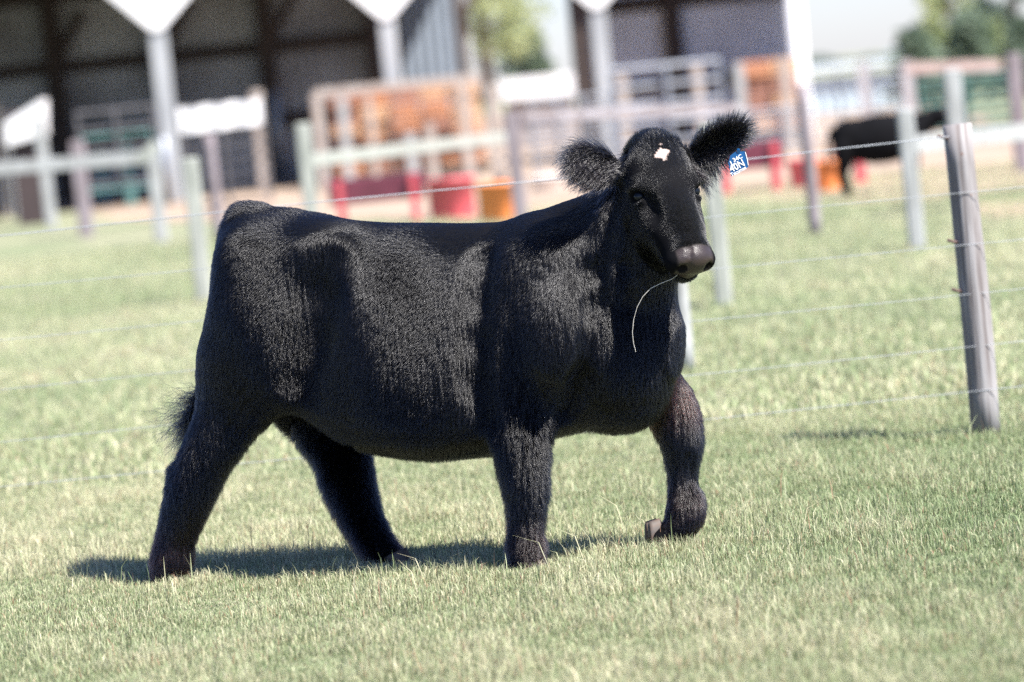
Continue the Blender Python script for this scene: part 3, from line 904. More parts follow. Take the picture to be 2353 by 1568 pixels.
blades('grass', 1180000, 8.6, 17.0, 2.6, 4.1, .032, .0022, 21, gb, 1.0, 'short mown grass, green blades mixed with dry straw')
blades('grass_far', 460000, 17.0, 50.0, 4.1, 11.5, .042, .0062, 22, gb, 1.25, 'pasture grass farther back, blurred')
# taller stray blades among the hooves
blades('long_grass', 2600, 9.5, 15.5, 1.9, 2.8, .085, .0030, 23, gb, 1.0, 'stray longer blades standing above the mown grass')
# ---------------------------------------------------------------- weathered woods, metals, plastics
wd_grey = paint('weathered_post', (.36, .34, .345), rough=.9, scale=3, stretch=(6, 6, .5), col2=(.30, .26, .25), bump=.5)
wd_knot = paint('weathered_pink_post', (.255, .245, .245), rough=.95, scale=6, stretch=(9, 9, .4), col2=(.14, .12, .115), bump=.6)
wd_pale = paint('pale_green_post', (.31, .32, .285), rough=.85, scale=3.5, stretch=(5, 5, .7), col2=(.21, .225, .195), bump=.3)
wd_white = paint('white_painted_wood', (.32, .33, .325), rough=.75, scale=3.5, stretch=(4, 4, .8), col2=(.23, .235, .225), bump=.2)
wd_beige = paint('beige_wood', (.37, .325, .285), rough=.85, scale=3.5, stretch=(4, 4, .8), col2=(.27, .215, .18), bump=.2)
wd_purple = paint('purple_grey_post', (.23, .20, .215), rough=.9, scale=2.5, stretch=(4, 4, .8), col2=(.16, .13, .135))
wd_dark = paint('dark_barn_post', (.055, .040, .034), rough=.9, var=.3)
galv = paint('galvanised_pipe', (.28, .30, .33), rough=.5, metal=.6, var=.12, scale=5)
galv_d = paint('dark_pipe', (.10, .095, .10), rough=.6, metal=.3, var=.2, scale=5)
teal = paint('teal_paint', (.09, .20, .19), rough=.5, var=.25, scale=4)
green_d = paint('dark_green_paint', (.035, .10, .085), rough=.5, var=.25, scale=4)
wht = paint('white_sheet', (.72, .715, .71), rough=.6, var=.05, scale=2)
wire_m = paint('wire', (.30, .32, .34), rough=.5, metal=.2, var=.1, scale=10)

def wood_post(px, py, h, w, mat, label, group=None, rnd=False, name='fence_post', lean=0.0, cat='post', Y=None):
    b = ground(px, py) if Y is None else at_depth(px, py, Y)
    b.z = 0; mb = MB()
    if rnd:
        k = 12; r = w / 2
        pts = [b + Vector((lean * t * h + .004 * math.sin(5 * t), .003 * math.cos(7 * t), t * h - .05 * (t == 0))) for t in np.linspace(0, 1, 9)]
        mb.tube(pts, [r * (1.06 - .08 * t + .025 * math.sin(9 * t + px)) for t in np.linspace(0, 1, 9)], 14)
    else:
        mb.beam(b - Vector((0, 0, .05)), b + Vector((lean * h, 0, h)), w, w, bev=.012)
    return single(name, mb, mat, b, smooth=rnd, label=label, cat=cat, group=group)
def rail(p0, p1, w, h, mat, label, name='rail', cat='rail', group=None):
    mb = MB(); mb.beam(p0, p1, w, h, bev=.006)
    c = (Vector(p0) + Vector(p1)) / 2; c.z = min(p0[2], p1[2])
    return single(name, mb, mat, c, label=label, cat=cat, group=group)

# --- near wire fence: stands just behind the heifer
A = ground(2262, 1000)
FD = Vector((-1, .012, 0)).normalized()
wood_post(2266, 1000, 1.27, .118, wd_knot, 'near round weathered grey-pink wooden post at the right, knotty, holding the fence wires', group=None, rnd=True, lean=.0)
knot_m = paint('wood_knot', (.20, .11, .08), rough=.9, scale=40)
for z_, x_ in ((1.15, .005), (.98, .02), (.47, .03), (.13, .01)):
    kp = Vector((A.x + x_, A.y - math.sqrt(max(.059 ** 2 - x_ ** 2, 0)) + .002, z_)); mb = MB()
    mb.lathe((0, 0, 0), [(.001, .004), (.007, .003), (.012, 0), (.013, -.004)], 12)
    m2 = MB(); m2.add([kp + Vector((v[0], -v[2], v[1] * 1.7)) for v in mb.v], mb.f); m2.build('knot', knot_m, bpy.data.objects['fence_post'])
nail_m = paint('rusty_nail', (.10, .06, .05), rough=.7)
postA = bpy.data.objects['fence_post']
hw = [1.222, 1.008, .80, .60, .385, .20]
for i in (0, 2, 3):
    mb = MB(); z = hw[i]; p = A + Vector((-.052, -.035, 0)); p.z = z
    mb.tube([p + Vector((-.03, 0, .008)), p + Vector((-.012, -.012, 0)), p + Vector((.01, 0, -.006))], .007, 6)
    mb.build('staple', nail_m, postA)
lw = ['topmost fence wire running behind the heifer at back height', 'second fence wire from the top', 'third fence wire from the top', 'fourth fence wire from the top', 'fifth fence wire from the top', 'lowest fence wire, just above the grass']
for i, z in enumerate(hw):
    s0 = A + FD * 9.0; s1 = A + FD * -3.2
    if i == 0: s1 = A + Vector((-.05, -.06, 0))
    pts = []
    for t in np.linspace(0, 1, 25):
        p = s0.lerp(s1, t); p.z = z - .02 * math.sin(math.pi * t) + .004 * math.sin(20 * t + i); p.y -= .065; pts.append(p)
    mb = MB(); mb.tube(pts, .0015 if i else .0026, 6)
    single('fence_wire', mb, wire_m, (pts[0].x, pts[0].y, z), label=lw[i], cat='wire', group='wires of the near fence')

# --- posts of the fences farther back
wood_post(1578, 852, 1.25, .085, wd_white, 'pale post behind the heifer\'s chest with a reddish foot', rnd=True)
mb = MB(); b_ = ground(1578, 852); b_.z = 0
wood_post(1665, 702, 1.22, .115, wd_pale, 'pale square post just right of the heifer\'s muzzle', rnd=False)
wood_post(2108, 572, 1.12, .125, wd_white, 'white post between the black cow and the near grey post')
wood_post(470, 690, 1.25, .14, wd_pale, 'pale greenish post standing above the heifer\'s hindquarters')
wood_post(1874, 540, 1.35, .11, wd_purple, 'thin purple-grey post in front of the red tub', rnd=True)
wood_post(726, 590, 1.42, .155, wd_pale, 'pale green post carrying the left end of the white board rail')
wood_post(505, 552, 1.35, 0.14, wd_purple, 'purple-grey post left of the white banner panel', rnd=True)
wood_post(372, 556, 1.2, 0.17, wd_white, 'thick white post under the left barn column')
wood_post(120, 524, 1.85, 0.17, wd_white, 'tall white leaning post at the left', lean=-.02)
wood_post(48, 505, 1.7, 0.15, wd_white, 'white post at the left behind the board rail')
wood_post(20, 500, 2.2, 0.16, wd_beige, 'beige post at the left edge of the picture')
wood_post(200, 545, 1.42, 0.2, wd_purple, 'mottled grey-pink post between the two left white posts')
wood_post(612, 445, 1.98, 0.22, wd_beige, 'beige square post holding the right end of the white banner')
wood_post(805, 430, 1.7, 0.18, wd_white, 'white post in front of the left side of the orange stack')
wood_post(748, 440, 1.8, 0.18, wd_beige, 'pale beige corner post of the orange stack pen')
wood_post(1000, 425, 1.07, 0.16, wd_beige, 'short pale post in front of the middle of the orange stack')
wood_post(1198, 510, 1.30, .17, wd_purple, 'grey post at the right end of the white board rail')
wood_post(1150, 420, 1.64, 0.18, wd_beige, 'pale post at the gap between the two barns')
wood_post(1447, 380, 1.6, 0.19, wd_beige, 'beige post right of the third barn column')
wood_post(1618, 350, 1.64, 0.19, wd_beige, 'beige post beside the bright gate end')
wood_post(2352, 395, 1.4, 0.17, wd_purple, 'dark leaning post at the right edge of the picture')
wood_post(1995, 300, 1.4, 0.2, wd_grey, 'grey post behind the black cow\'s back')
wood_post(2098, 330, 1.38, 0.19, wd_grey, 'grey gate post behind the black cow')

# --- white board rails of the near paddock
def px_rail(x0, y0, x1, y1, Y0, Y1, h, mat, label, **k):
    return rail(at_depth(x0, y0, Y0), at_depth(x1, y1, Y1), .045, h, mat, label, **k)
px_rail(-160, 400, 335, 362, 50, 50, .165, wd_white, 'broad white board rail across the left posts')
px_rail(318, 372, 362, 332, 49.6, 49.6, .15, wd_pale, 'short pale brace board rising from the end of the left rail')
px_rail(700, 371, 1190, 312, 42, 52, .15, wd_pale, 'broad pale board rail in front of the orange stack')
px_rail(1200, 268, 1700, 250, 62, 62, .14, wd_grey, 'grey board rail behind the heifer\'s head')
px_rail(2105, 333, 2520, 283, 38, 40, .17, wd_white, 'white board rail running right behind the near grey post')
wood_post(2215, 480, 1.35, .16, wd_white, 'white post top showing behind the near grey post', Y=None)

# --- gates and pipe panels
def pipe_gate(x0, x1, ytop, Y, h, nbar, mat, label, r=.03, name='pipe_gate', vbars=2, group=None, slope=-.098, zb=.15):
    a = at_depth(x0, ytop, Y); b = at_depth(x1, ytop + (x1 - x0) * slope, Y)
    top = (a.z + b.z) / 2; zb = max(top - h, .05)
    root = empty(name, (a.x, a.y, 0), label, 'gate', group)
    fr = MB()
    fr.tube([(a.x, a.y, zb), (a.x, a.y, top), (b.x, b.y, top), (b.x, b.y, zb), (a.x, a.y, zb)], r * 1.3, 8)
    fr.build('frame', mat, root, smooth=False)
    for i in range(nbar):
        z = zb + (top - zb) * (i + 1) / (nbar + 1)
        MB().tube([(a.x, a.y, z), (b.x, b.y, z)], r, 8).build('bar', mat, root)
    for i in range(vbars):
        x = a.x + (b.x - a.x) * (i + 1) / (vbars + 1); y = a.y + (b.y - a.y) * (i + 1) / (vbars + 1)
        MB().tube([(x, y - r * 2, zb), (x, y - r * 2, top)], r, 8).build('upright', mat, root)
    return root
pipe_gate(175, 350, 262, 58, 1.1, 3, galv_d, 'dark pipe gate in front of the left barn bay', vbars=1)
pipe_gate(410, 600, 250, 60, 1.55, 6, galv_d, 'dark pipe gate hung below the white banner', vbars=1, r=.028)
pipe_gate(1405, 1650, 163, 66, 1.6, 4, galv, 'bright galvanised pipe gate right of the third barn column', r=.045, vbars=1)
pipe_gate(1215, 1400, 235, 64, 1.45, 5, galv, 'pipe gate in the gap between the barns', r=.028, vbars=2)
pipe_gate(1850, 2075, 168, 72, 1.7, 7, galv, 'tall many-barred pipe gate against the bright sky', r=.022, vbars=2)
pipe_gate(2110, 2320, 185, 62, 1.25, 4, green_d, 'dark green framed gate at the right', r=.045, vbars=1, slope=-.04)
pipe_gate(1660, 1860, 262, 66, 1.0, 5, galv, 'galvanised gate behind the heifer\'s right ear', r=.025, vbars=2)
for (px, py, h, label) in ((650, 420, 1.98, 'bluish galvanised pipe post right of the beige post'), (1668, 330, 1.83, 'bright galvanised pipe post at the end of the gate'), (390, 470, 1.25, 'short dark steel post beside the first barn column')):
    b = ground(px, py); b.z = 0
    mb = MB(); mb.tube([b, b + Vector((0, 0, h)), b + Vector((0, 0, h + .03))], [.095, .095, .05], 14)
    single('steel_post', mb, galv, b, smooth=True, label=label, cat='post')
# green pickets
for px, h, lb in ((243, 1.15, 'left'), (303, 1.25, 'right')):
    wood_post(px, 472, h, .17, teal, 'teal painted upright behind the left board rail, the %s one of two' % lb, name='gate_upright', group='teal uprights')
pipe_gate(180, 345, 318, 64, .9, 1, teal, 'low teal gate behind the teal uprights', r=.022, vbars=0)
wood_post(278, 440, 1.55, .17, wd_beige, 'thin pinkish weathered stake between the teal uprights')

# white banner panel hung on the pipe gate
a = at_depth(408, 247, 59); b = at_depth(598, 223, 59)
mb = MB(); n = 24; vs = []; fs = []
for k in range(n + 1):
    t = k / n; p = a.lerp(b, t); sag = .05 * abs(math.sin(t * math.pi * 3)) + .02
    for dy in (0, .03):
        vs.append(p + Vector((0, dy + .02 * math.sin(t * 20), -sag * .6))); vs.append(p + Vector((0, dy + .02 * math.sin(t * 20 + 1), -.40 - sag * .3)))
for k in range(n):
    q = k * 4; fs += [(q, q + 1, q + 5, q + 4), (q + 2, q + 6, q + 7, q + 3), (q, q + 4, q + 6, q + 2), (q + 1, q + 3, q + 7, q + 5)]
fs += [(0, 2, 3, 1), (n * 4, n * 4 + 1, n * 4 + 3, n * 4 + 2)]
mb.add(vs, fs); single('banner', mb, wht, a, label='bright white cloth banner stretched along the top of the dark pipe gate', cat='banner')
# white gabled hutch at the far left: sloping roof sheet on a box
c = at_depth(66, 470, 67); c.z = 0
root = empty('feed_hutch', c, 'small white hutch with a steep sloping roof at the far left', 'hutch')
sc_ = c.y / FPX
def uz(px, py): return at_depth(px, py, c.y)
tl, tr2, br2, bl2 = uz(10, 283), uz(96, 228), uz(98, 312), uz(14, 336)
dv = Vector((0, .9, 0))
mb = MB(); mb.add([tl, tr2, br2, bl2, tl + dv, tr2 + dv, br2 + dv, bl2 + dv], [(0, 3, 2, 1), (4, 5, 6, 7), (0, 1, 5, 4), (1, 2, 6, 5), (2, 3, 7, 6), (3, 0, 4, 7)])
mb.build('roof', wht, root)
dk = paint('opening_shade', (.05, .035, .035), rough=.9)  # for a solid box; the opening's shade is put into its colour
mb = MB(); mb.box(((bl2.x + br2.x) / 2, c.y + .5, 1.0), (abs(br2.x - bl2.x) * .82, .7, 2.0)); mb.build('wall', dk, root)

# --- feeders and tubs
red = paint('red_plastic', (.58, .10, .12), rough=.45, var=.12, scale=3)  # paled towards pink, background haze put into the colour
maroon = paint('maroon_bunk', (.19, .045, .075), rough=.5, var=.2, scale=3)  # muted the same way, with haze in the colour
orange = paint('orange_plastic', (.80, .25, .07), rough=.45, var=.1, scale=3)
def feed_bunk(x0, x1, py, ln, label, Y=None):
    Y = Y or ground((x0 + x1) / 2, py).y
    a = at_depth(x0, py, Y); b = at_depth(x1, py, Y); a.z = b.z = 0
    b = a + (b - a); L_ = (b - a).length; c = (a + b) / 2
    root = empty('feed_bunk', c, label, 'trough', 'feed bunks')
    mb = MB(); prof = [(-.24, .60), (-.18, .28), (.18, .28), (.24, .60), (.21, .60), (.15, .31), (-.15, .31), (-.21, .60)]
    vs = [(c.x + sx * L_ / 2, c.y + y, z) for sx in (-1, 1) for y, z in prof]
    n = len(prof); fs = [(i, n + i, n + (i + 1) % n, (i + 1) % n) for i in range(n)]
    mb.add(vs, fs)
    for sx in (-1, 1): mb.box((c.x + sx * (L_ / 2 + .012), c.y, .45), (.024, .50, .34))
    mb.build('trough', maroon, root)
    for sx in (-1, 1):
        m2 = MB(); x = c.x + sx * L_ * .40
        for sy in (-1, 1): m2.beam((x, c.y + sy * .22, -.01), (x, c.y + sy * .26, .59), .09, .05)
        m2.box((x, c.y, .20), (.06, .42, .05)); m2.build('leg', red, root)
    return root
feed_bunk(768, 980, 512, 1.8, 'maroon feed bunk on red legs above the heifer\'s back')
feed_bunk(1655, 1800, 440, 1.8, 'maroon feed bunk below the ear tag')
feed_bunk(1925, 1985, 425, 1.8, 'short end of a maroon bunk under the black cow')
def tub(px, py, r, h, mat, label, flare=1.12, name='feed_tub'):
    b = ground(px, py); b.z = 0
    mb = MB(); prof = [(0, 0), (r * .86, 0), (r * .9, .02), (r * flare * .95, h * .9), (r * flare * 1.03, h * .92), (r * flare * 1.03, h), (r * flare * .95, h), (r * .86, .04), (0, .04)]
    mb.lathe(b, prof, 28); return single(name, mb, mat, b, smooth=True, label=label, cat='tub')
tub(1042, 502, .32, .52, red, 'large red plastic feed tub left of the orange tub', .98)
tub(1152, 506, .28, .46, orange, 'round orange plastic tub above the heifer\'s withers', .98)
tub(1852, 432, .19, .36, red, 'red tub left of the small orange tub near the black cow')
tub(1902, 440, .16, .36, orange, 'small orange tub in front of the black cow')
tub(1262, 436, .26, .20, paint('bleached_tub', (.72, .66, .60), rough=.7), 'low bleached tub behind the heifer\'s left ear')

# --- stacks of rusty orange timbers on pallets
o1 = [paint('orange_timber', (.42, .19, .095), rough=.85, scale=1.2, col2=(.32, .14, .08), stretch=(1, 3, 3)), paint('tan_timber', (.44, .26, .15), rough=.85, scale=1.2, col2=(.36, .20, .11)), paint('rust_timber', (.28, .135, .09), rough=.85, scale=1.2, col2=(.2, .1, .07))]
def stack(x0, x1, ytop, ybot, Y, cols, rows, label, item):
    a = at_depth(x0, ytop, Y); b = at_depth(x1, ytop - (x1 - x0) * .098, Y); top = a.z
    W_ = (b.x - a.x) / cols; H_ = (top - .22) / rows
    r = random.Random(int(x0)); k = 0
    for c in range(cols):
        for q in range(rows):
            w = W_ * r.uniform(.9, .985); h = H_ * .93
            x = a.x + W_ * (c + .5); z = .22 + H_ * q
            root_b = (x, Y + r.uniform(-.05, .1), z)
            mb = MB(); nb = 3
            for i in range(nb):   # a bundle of three squared beams strapped together
                mb.box((x, root_b[1] + 0, z + h * (i + .5) / nb), (w, 1.1, h / nb * .94), bev=.015)
            ob = single('timber_bundle', mb, o1[r.choice((0, 0, 0, 1, 1, 2))], root_b, label=item % (('left', 'second', 'third', 'fourth', 'fifth', 'right')[c if c < cols - 1 else 5] + ' column', ('bottom', 'second', 'third', 'fourth', 'top')[q if q < rows - 1 else 4] + ' row'), cat='timber', group=label)
            k += 1
    mb = MB(); mb.box(((a.x + b.x) / 2, Y + .1, .10), (b.x - a.x, 1.2, .18)); single('pallet', mb, wd_dark, ((a.x + b.x) / 2, Y, 0), label='dark pallet base under the ' + label, cat='pallet')
    return a, b, top
a, b, top = stack(752, 1100, 216, 400, 74, 5, 5, 'orange timber stack left of the barn gap', 'orange timber bundle in the stack above the heifer\'s back, %s, %s')
rail((a.x - .2, 73.0, top + .02), (b.x + .05, 73.0, top + .02), .09, .16, wd_beige, 'beige top beam of the pen round the orange stack', name='beam', cat='beam')
for i, (px_, h_) in enumerate(((868, 1.68), (955, .9), (1085, 1.75))):
    wood_post(px_, 440, h_, (.12, .2, .2)[i], (wd_beige, wd_white, wd_beige)[i], ('slim beige upright left of centre of the orange stack', 'white upright at the centre of the orange stack', 'beige upright at the right end of the orange stack')[i], Y=72.5, group='uprights of the pen')
a, b, top = stack(1690, 1830, 142, 260, 76, 2, 4, 'orange timber stack by the corner of the right barn', 'orange timber bundle by the right barn corner, %s, %s')
for i, (px_, h_) in enumerate(((1712, 1.6), (1818, 1.6))):
    wood_post(px_, 330, h_, .2, wd_white if i == 0 else wd_beige, ('white post left of the small orange stack', 'beige post right of the small orange stack')[i], Y=73.5, group='posts at the small stack')

# --- the two open barns
steel = paint('barn_sheet_inside', (.42, .43, .44), rough=.7, scale=.5, col2=(.26, .26, .27))
steelw = paint('white_barn_steel', (.82, .82, .80), rough=.45, var=.04, scale=1.5)
colm = paint('white_column', (.33, .345, .35), rough=.6, scale=1.5, col2=(.26, .275, .285), stretch=(2, 2, .5))
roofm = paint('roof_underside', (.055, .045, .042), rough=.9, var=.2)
def corrugated(mb, x0, x1, z0, z1, y, pitch=.23, d=.03):
    n = int(abs(x1 - x0) / (pitch / 4)); vs = []; fs = []
    for i in range(n + 1):
        x = x0 + (x1 - x0) * i / n; yy = y + d * (0, 1, 1, 0)[i % 4]
        vs += [(x, yy, z0), (x, yy, z1)]
    for i in range(n): fs.append((2 * i, 2 * i + 2, 2 * i + 3, 2 * i + 1))
    mb.add(vs, fs)
def barn(label, xL, xR, yF, yB, zE, zB, posts_back, cols, girts, closed_left=None, closed_right=None, bands=()):
    root = empty('open_barn', ((xL + xR) / 2, yF, 0), label, 'barn')
    m = MB(); corrugated(m, xL, xR, 0, zB, yB); m.build('back_wall', steel, root)
    m = MB()
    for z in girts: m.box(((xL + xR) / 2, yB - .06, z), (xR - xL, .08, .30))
    m.build('girts', wd_dark, root)
    for x in posts_back:
        m = MB(); m.box((x, yB - .28, zB / 2), (.36, .3, zB))
        m.beam((x, yB - .28, 3.0), (x + .75, yB - .28, 4.2), .12, .2)
        m.build('back_post', wd_dark, root)
    # roof slab: rises to the front, eave beam; the front runs slightly away to the right
    yf = lambda x: 73.5 + (x - colsL[0][0]) * (4.0 / (colsL[2][0] - colsL[0][0]))
    m = MB(); t = .12
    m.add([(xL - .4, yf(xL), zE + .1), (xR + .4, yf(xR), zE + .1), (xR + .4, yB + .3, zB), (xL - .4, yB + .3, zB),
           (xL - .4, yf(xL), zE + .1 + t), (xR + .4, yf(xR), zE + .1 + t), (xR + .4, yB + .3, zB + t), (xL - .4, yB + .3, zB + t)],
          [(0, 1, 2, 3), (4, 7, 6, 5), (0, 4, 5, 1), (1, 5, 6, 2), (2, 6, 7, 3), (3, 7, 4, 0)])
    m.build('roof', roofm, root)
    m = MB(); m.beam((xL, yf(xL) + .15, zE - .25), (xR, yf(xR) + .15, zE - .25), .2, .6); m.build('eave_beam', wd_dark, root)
    for x in (closed_left, closed_right):
        if x is not None:
            m = MB(); m.box((x, (yF + yB) / 2, zE / 2 - .02), (.12, yB - yF - .3, zE)); m.build('end_wall_or_sun_block', steel, root)
    # white columns with the big pointed gusset boards at their heads
    for (x, y, zg, w) in cols:
        m = MB(); m.box((x, y, zg / 2 + .6), (w, w * .7, zg + 1.2), bev=.02)
        cb = m.build('column', colm, root)
        g_ = MB(); k = (zE + .1 - zg) * 1.05; y1 = y - w * .35 - .05
        vs = [(x - .11, y1, zg), (x + .11, y1, zg), (x + .11 + k * 1.02, y1, zg + k), (x - .11 - k * 1.02, y1, zg + k)]
        g_.add(vs + [(a_, b_ + .05, c_) for a_, b_, c_ in vs], [(0, 1, 2, 3), (4, 7, 6, 5), (0, 4, 5, 1), (1, 5, 6, 2), (2, 6, 7, 3), (3, 7, 4, 0)])
        g_.build('gusset', steelw, cb)
    return root
YB = 87.0
def X_at(px, py, Y): return at_depth(px, py, Y).x
colsL = []
for (px, gy, Yc) in ((362, 70, 73.5), (888, 44, 75.5), (1372, 20, 77.5)):
    p = at_depth(px, gy, Yc); colsL.append((p.x, p.y, p.z, .33))
xl_end = X_at(1078, 60, YB)
pb = [X_at(px, 180, YB) for px in (-115, 130, 378, 622, 868, 1062)]
barn('long dark open-fronted shed with white columns behind the yard', -22, xl_end, 73.5, YB, 5.2, 5.6, pb, colsL[:2], (1.35, 3.0, 4.6), closed_right=None)
YB2 = 81.5
x2l, x2r = X_at(1308, 60, YB2), X_at(1822, 60, YB2)
pb2 = [X_at(px, 100, YB2) for px in (1335, 1548)]
steel = paint('lighter_barn_sheet', (.75, .76, .80), rough=.7, scale=.5, col2=(.62, .63, .66))
rb = barn('second open shed with a pale corner and grey back wall, right of the gap', x2l, x2r, 76.5, YB2, 5.6, 5.8, pb2, colsL[2:], (1.3, 3.05, 4.7))
m = MB(); m.box((x2r + .1, YB2 - .35, 2.9), (.20, .3, 5.8)); m.build('corner_trim', steelw, rb)
m = MB(); m.box((x2l + .15, 79.4, 2.8), (.3, 3.8, 5.6)); m.build('end_wall_or_sun_block', wd_dark, rb)
m = MB(); m.beam((X_at(1818, 60, 77.2), 77.2, 2.8), (x2r, YB2 - .2, 2.8), .08, 5.5); m.build('end_wall_or_sun_block', steel, rb)  # added wall, set edge-on to keep sun off the back wall
# brighter bay at the right end of the long shed
lm = MB(); corrugated(lm, X_at(925, 100, YB) , X_at(1050, 100, YB), 1.2, 4.9, YB - .45)
lp = lm.build('light_panel', paint('translucent_sheet', (.19, .225, .27), rough=.6, var=.1), bpy.data.objects['open_barn'])

# distant low white shed in the gap
c = at_depth(1240, 215, 95)
root = empty('white_shed', (c.x, 95, 0), 'low white shed seen through the gap between the barns', 'shed')
m = MB(); m.box((c.x, 97, 1.5), (1.9, 3, .55)); m.build('roof', wht, root)
m = MB(); m.box((c.x, 97.1, .62), (1.7, 2.6, 1.2)); m.build('wall', paint('grey_shed_wall', (.30, .27, .26), rough=.9), root)

# --- second cow
def far_cow():
    g2 = Grid((0, 0, -.05), (2.4, 1.0, 1.5), .02)
    def c(a, b, ra, rb, k=.06): g2.cone(a, b, ra, rb, k)
    g2.ell((1.0, .5, .78), (.72, .28, .36), None, .08); g2.ell((.5, .5, .84), (.30, .24, .27), None, .08); g2.ell((1.45, .5, .82), (.32, .22, .28), None, .08)
    c((1.6, .5, .9), (1.95, .5, 1.02), .20, .13); c((1.95, .5, 1.04), (2.12, .45, .92), .115, .09); c((2.12, .45, .92), (2.2, .42, .74), .09, .065)
    for x, y in ((.38, .36), (.46, .64)):
        g2.chain([(x, y, .7), (x - .02, y, .48), (x - .08, y, .33), (x - .03, y, .10), (x, y, .0)], [.15, .10, .06, .045, .055], .06)
    for x, y in ((1.42, .37), (1.52, .63)):
        g2.chain([(x, y, .65), (x, y, .42), (x + .01, y, .30), (x, y, .08), (x + .01, y, 0)], [.12, .08, .055, .042, .055], .06)
    g2.chain([(.22, .5, .98), (.14, .5, .75), (.13, .5, .42)], [.03, .025, .05], .03)
    for sd in (1, -1): g2.ell((1.97, .5 + .17 * sd, 1.06), (.03, .10, .05), None, .03)
    V, F = g2.extract(); V = relax(V, F)
    return V, F
V, F = far_cow()
cb = ground(1998, 448); cb.z = 0
Vc = V - np.array([1.1, .5, 0]); a_ = math.radians(-4)
Vc = np.stack([Vc[:, 0] * math.cos(a_) - Vc[:, 1] * math.sin(a_), Vc[:, 0] * math.sin(a_) + Vc[:, 1] * math.cos(a_), Vc[:, 2] * 1.12], 1) * .70
bm_ = paint('far_black_hide', (.004, .004, .005), rough=.9, spec=.1, var=.3, scale=6)
r2 = empty('cow', (cb.x + .25, cb.y, 0), 'second black cow standing blurred by the white post at the right', 'cow')
np_mesh('body', Vc, F, bm_, r2, smooth=True)

# --- trees
lf_m = [paint('yellow_green_leaves', (.40, .43, .22), rough=.6, scale=.8, col2=(.26, .31, .15)), paint('dark_leaves', (.20, .26, .18), rough=.6, scale=.8, col2=(.13, .18, .12)), paint('blue_green_leaves', (.30, .37, .29), rough=.6, scale=.8, col2=(.2, .26, .19))]
for m_ in lf_m:
    n_ = m_.node_tree; b_ = n_.nodes['Principled BSDF']; t_ = n_.nodes.new('ShaderNodeBsdfTranslucent'); x_ = n_.nodes.new('ShaderNodeMixShader'); x_.inputs[0].default_value = .5
    n_.links.new(b_.inputs['Base Color'].links[0].from_socket, t_.inputs['Color'])
    n_.links.new(b_.outputs[0], x_.inputs[1]); n_.links.new(t_.outputs[0], x_.inputs[2]); n_.links.new(x_.outputs[0], n_.nodes['Material Output'].inputs['Surface'])
bark = paint('bark', (.12, .09, .07), rough=.95, scale=3)
def tree(px, base_y, Y, h, rad, leaf, label, seed, n=5200, cr0=.25, loose=1.0):
    b = at_depth(px, base_y, Y); b.z = 0
    root = empty('tree', b, label, 'tree', 'trees beyond the barns')
    r = np.random.default_rng(seed)
    tr_ = MB(); pts = [b + Vector((.12 * math.sin(t * 5 + seed), .1 * math.cos(t * 4), h * .92 * t)) for t in np.linspace(0, 1, 8)]
    tr_.tube(pts, [rad * .09 * (1 - .85 * t) + .03 for t in np.linspace(0, 1, 8)], 8)
    cl = []
    for k in range(26):
        t = cr0 + (1 - cr0) * (k + .5) / 26; a = k * 2.4 + seed
        rr = rad * (1 - ((t - cr0) / (1 - cr0)) ** 1.5 * .85) * r.uniform(.55, 1.0)
        s_ = b + Vector((0, 0, h * t * .92)); e_ = s_ + Vector((math.cos(a) * rr, math.sin(a) * rr, h * .05))
        tr_.tube([s_, s_.lerp(e_, .5) + Vector((0, 0, .1)), e_], [.05, .035, .015], 5)
        cl.append((e_, rad * .30)); cl.append((s_.lerp(e_, .6), rad * .28))
    tr_.build('trunk', bark, root)
    ci = r.integers(0, len(cl), n); cen = np.array([list(c[0]) for c in cl])[ci]; cr_ = np.array([c[1] for c in cl])[ci]
    p = cen + vnorm(r.normal(size=(n, 3))) * (cr_ * r.random(n) ** .45 * loose)[:, None] * np.array([1, 1, .62])
    t1 = vnorm(r.normal(size=(n, 3))); t2 = vnorm(np.cross(t1, r.normal(size=(n, 3)))); s_ = r.uniform(.07, .16, (n, 1))
    V = np.stack([p - t1 * s_ * 1.3, p - t2 * s_ * .6, p + t1 * s_ * 1.3, p + t2 * s_ * .6], 1).reshape(-1, 3) - np.array(b)
    np_mesh('crown', V, np.arange(n * 4).reshape(-1, 4), leaf, root)
tree(1140, 300, 118, 9.5, 2.4, lf_m[0], 'tall yellow-green tree in the gap between the barns', 3, n=3600, loose=1.3)
tree(1205, 300, 130, 4.4, 1.0, lf_m[2], 'small pale tree low in the gap between the barns', 5, n=1800)
tree(1242, 300, 122, 3.4, .75, lf_m[1], 'small dark conifer at the right of the gap', 6, n=2600)
tree(2205, 300, 110, 9.0, 1.15, lf_m[0], 'tall loose yellow-green tree at the upper right', 8, n=2400, loose=1.3)
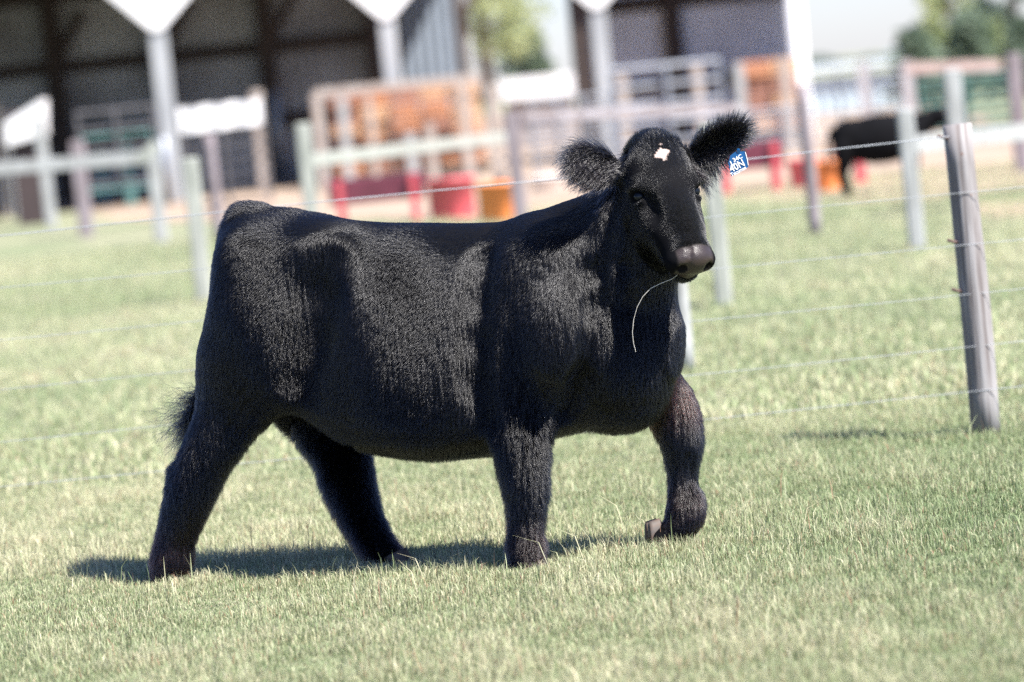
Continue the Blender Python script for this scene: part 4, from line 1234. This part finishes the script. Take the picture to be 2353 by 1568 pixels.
tree(2362, 300, 105, 9.0, 1.1, lf_m[2], 'dark green tree at the upper right corner', 9, n=2200, loose=1.2)
tree(2270, 300, 128, 3.0, 1.3, lf_m[0], 'low bushy tree between the two right trees', 10, n=1800)
for i in range(7):
    tree(2120 + i * 42, 300, 98 + (i % 3) * 4, 2.1 + .3 * (i % 2), 1.0, lf_m[(i * 2 + 1) % 3], ('leftmost of the low bushes behind the green gate', 'second low bush behind the green gate', 'third low bush behind the green gate', 'middle low bush behind the green gate', 'fifth low bush behind the green gate', 'sixth low bush behind the green gate', 'rightmost of the low bushes behind the green gate')[i], 20 + i, n=900, cr0=.1)
# reddish cross beam above the green gate
rail(at_depth(2080, 158, 61), at_depth(2300, 150, 61), .1, .17, paint('reddish_beam', (.40, .30, .27), rough=.85), 'reddish grey cross beam above the green gate', name='beam', cat='beam')
# faint far hedge line
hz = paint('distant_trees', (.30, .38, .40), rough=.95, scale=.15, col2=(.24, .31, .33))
n = 90; vs = []; fs = []; rr_ = random.Random(4)
for i in range(n + 1):
    x = -60 + 150 * i / n; h = 1.3 + .5 * math.sin(i * .7) + rr_.uniform(-.3, .5)
    vs += [(x, 420, 0), (x, 418, h), (x, 426, h * .9), (x, 428, 0)]
for i in range(n):
    q = i * 4; fs += [(q, q + 4, q + 5, q + 1), (q + 1, q + 5, q + 6, q + 2), (q + 2, q + 6, q + 7, q + 3)]
tag(link_mesh('distant_woods', vs, fs, hz), label='far pale wood along the horizon', cat='woods', kind='stuff')

# pale blue sheet-metal shed far behind the many-barred gate
c = at_depth(1950, 200, 104); root = empty('blue_shed', (c.x, 104, 0), 'pale blue low metal shed behind the many-barred gate, under the bright sky', 'shed')
pb_ = paint('pale_blue_sheet', (.42, .52, .58), rough=.5, var=.06)
m = MB(); corrugated(m, c.x - 1.35, c.x + 1.9, 0, 1.0, 104, .3); m.build('wall', pb_, root)
m = MB(); m.beam((c.x - 1.45, 104.9, 1.26), (c.x + 2.0, 104.9, 1.26), 2.3, .14); m.build('roof', paint('pale_roof_sheet', (.62, .68, .72), rough=.4, var=.04), root)
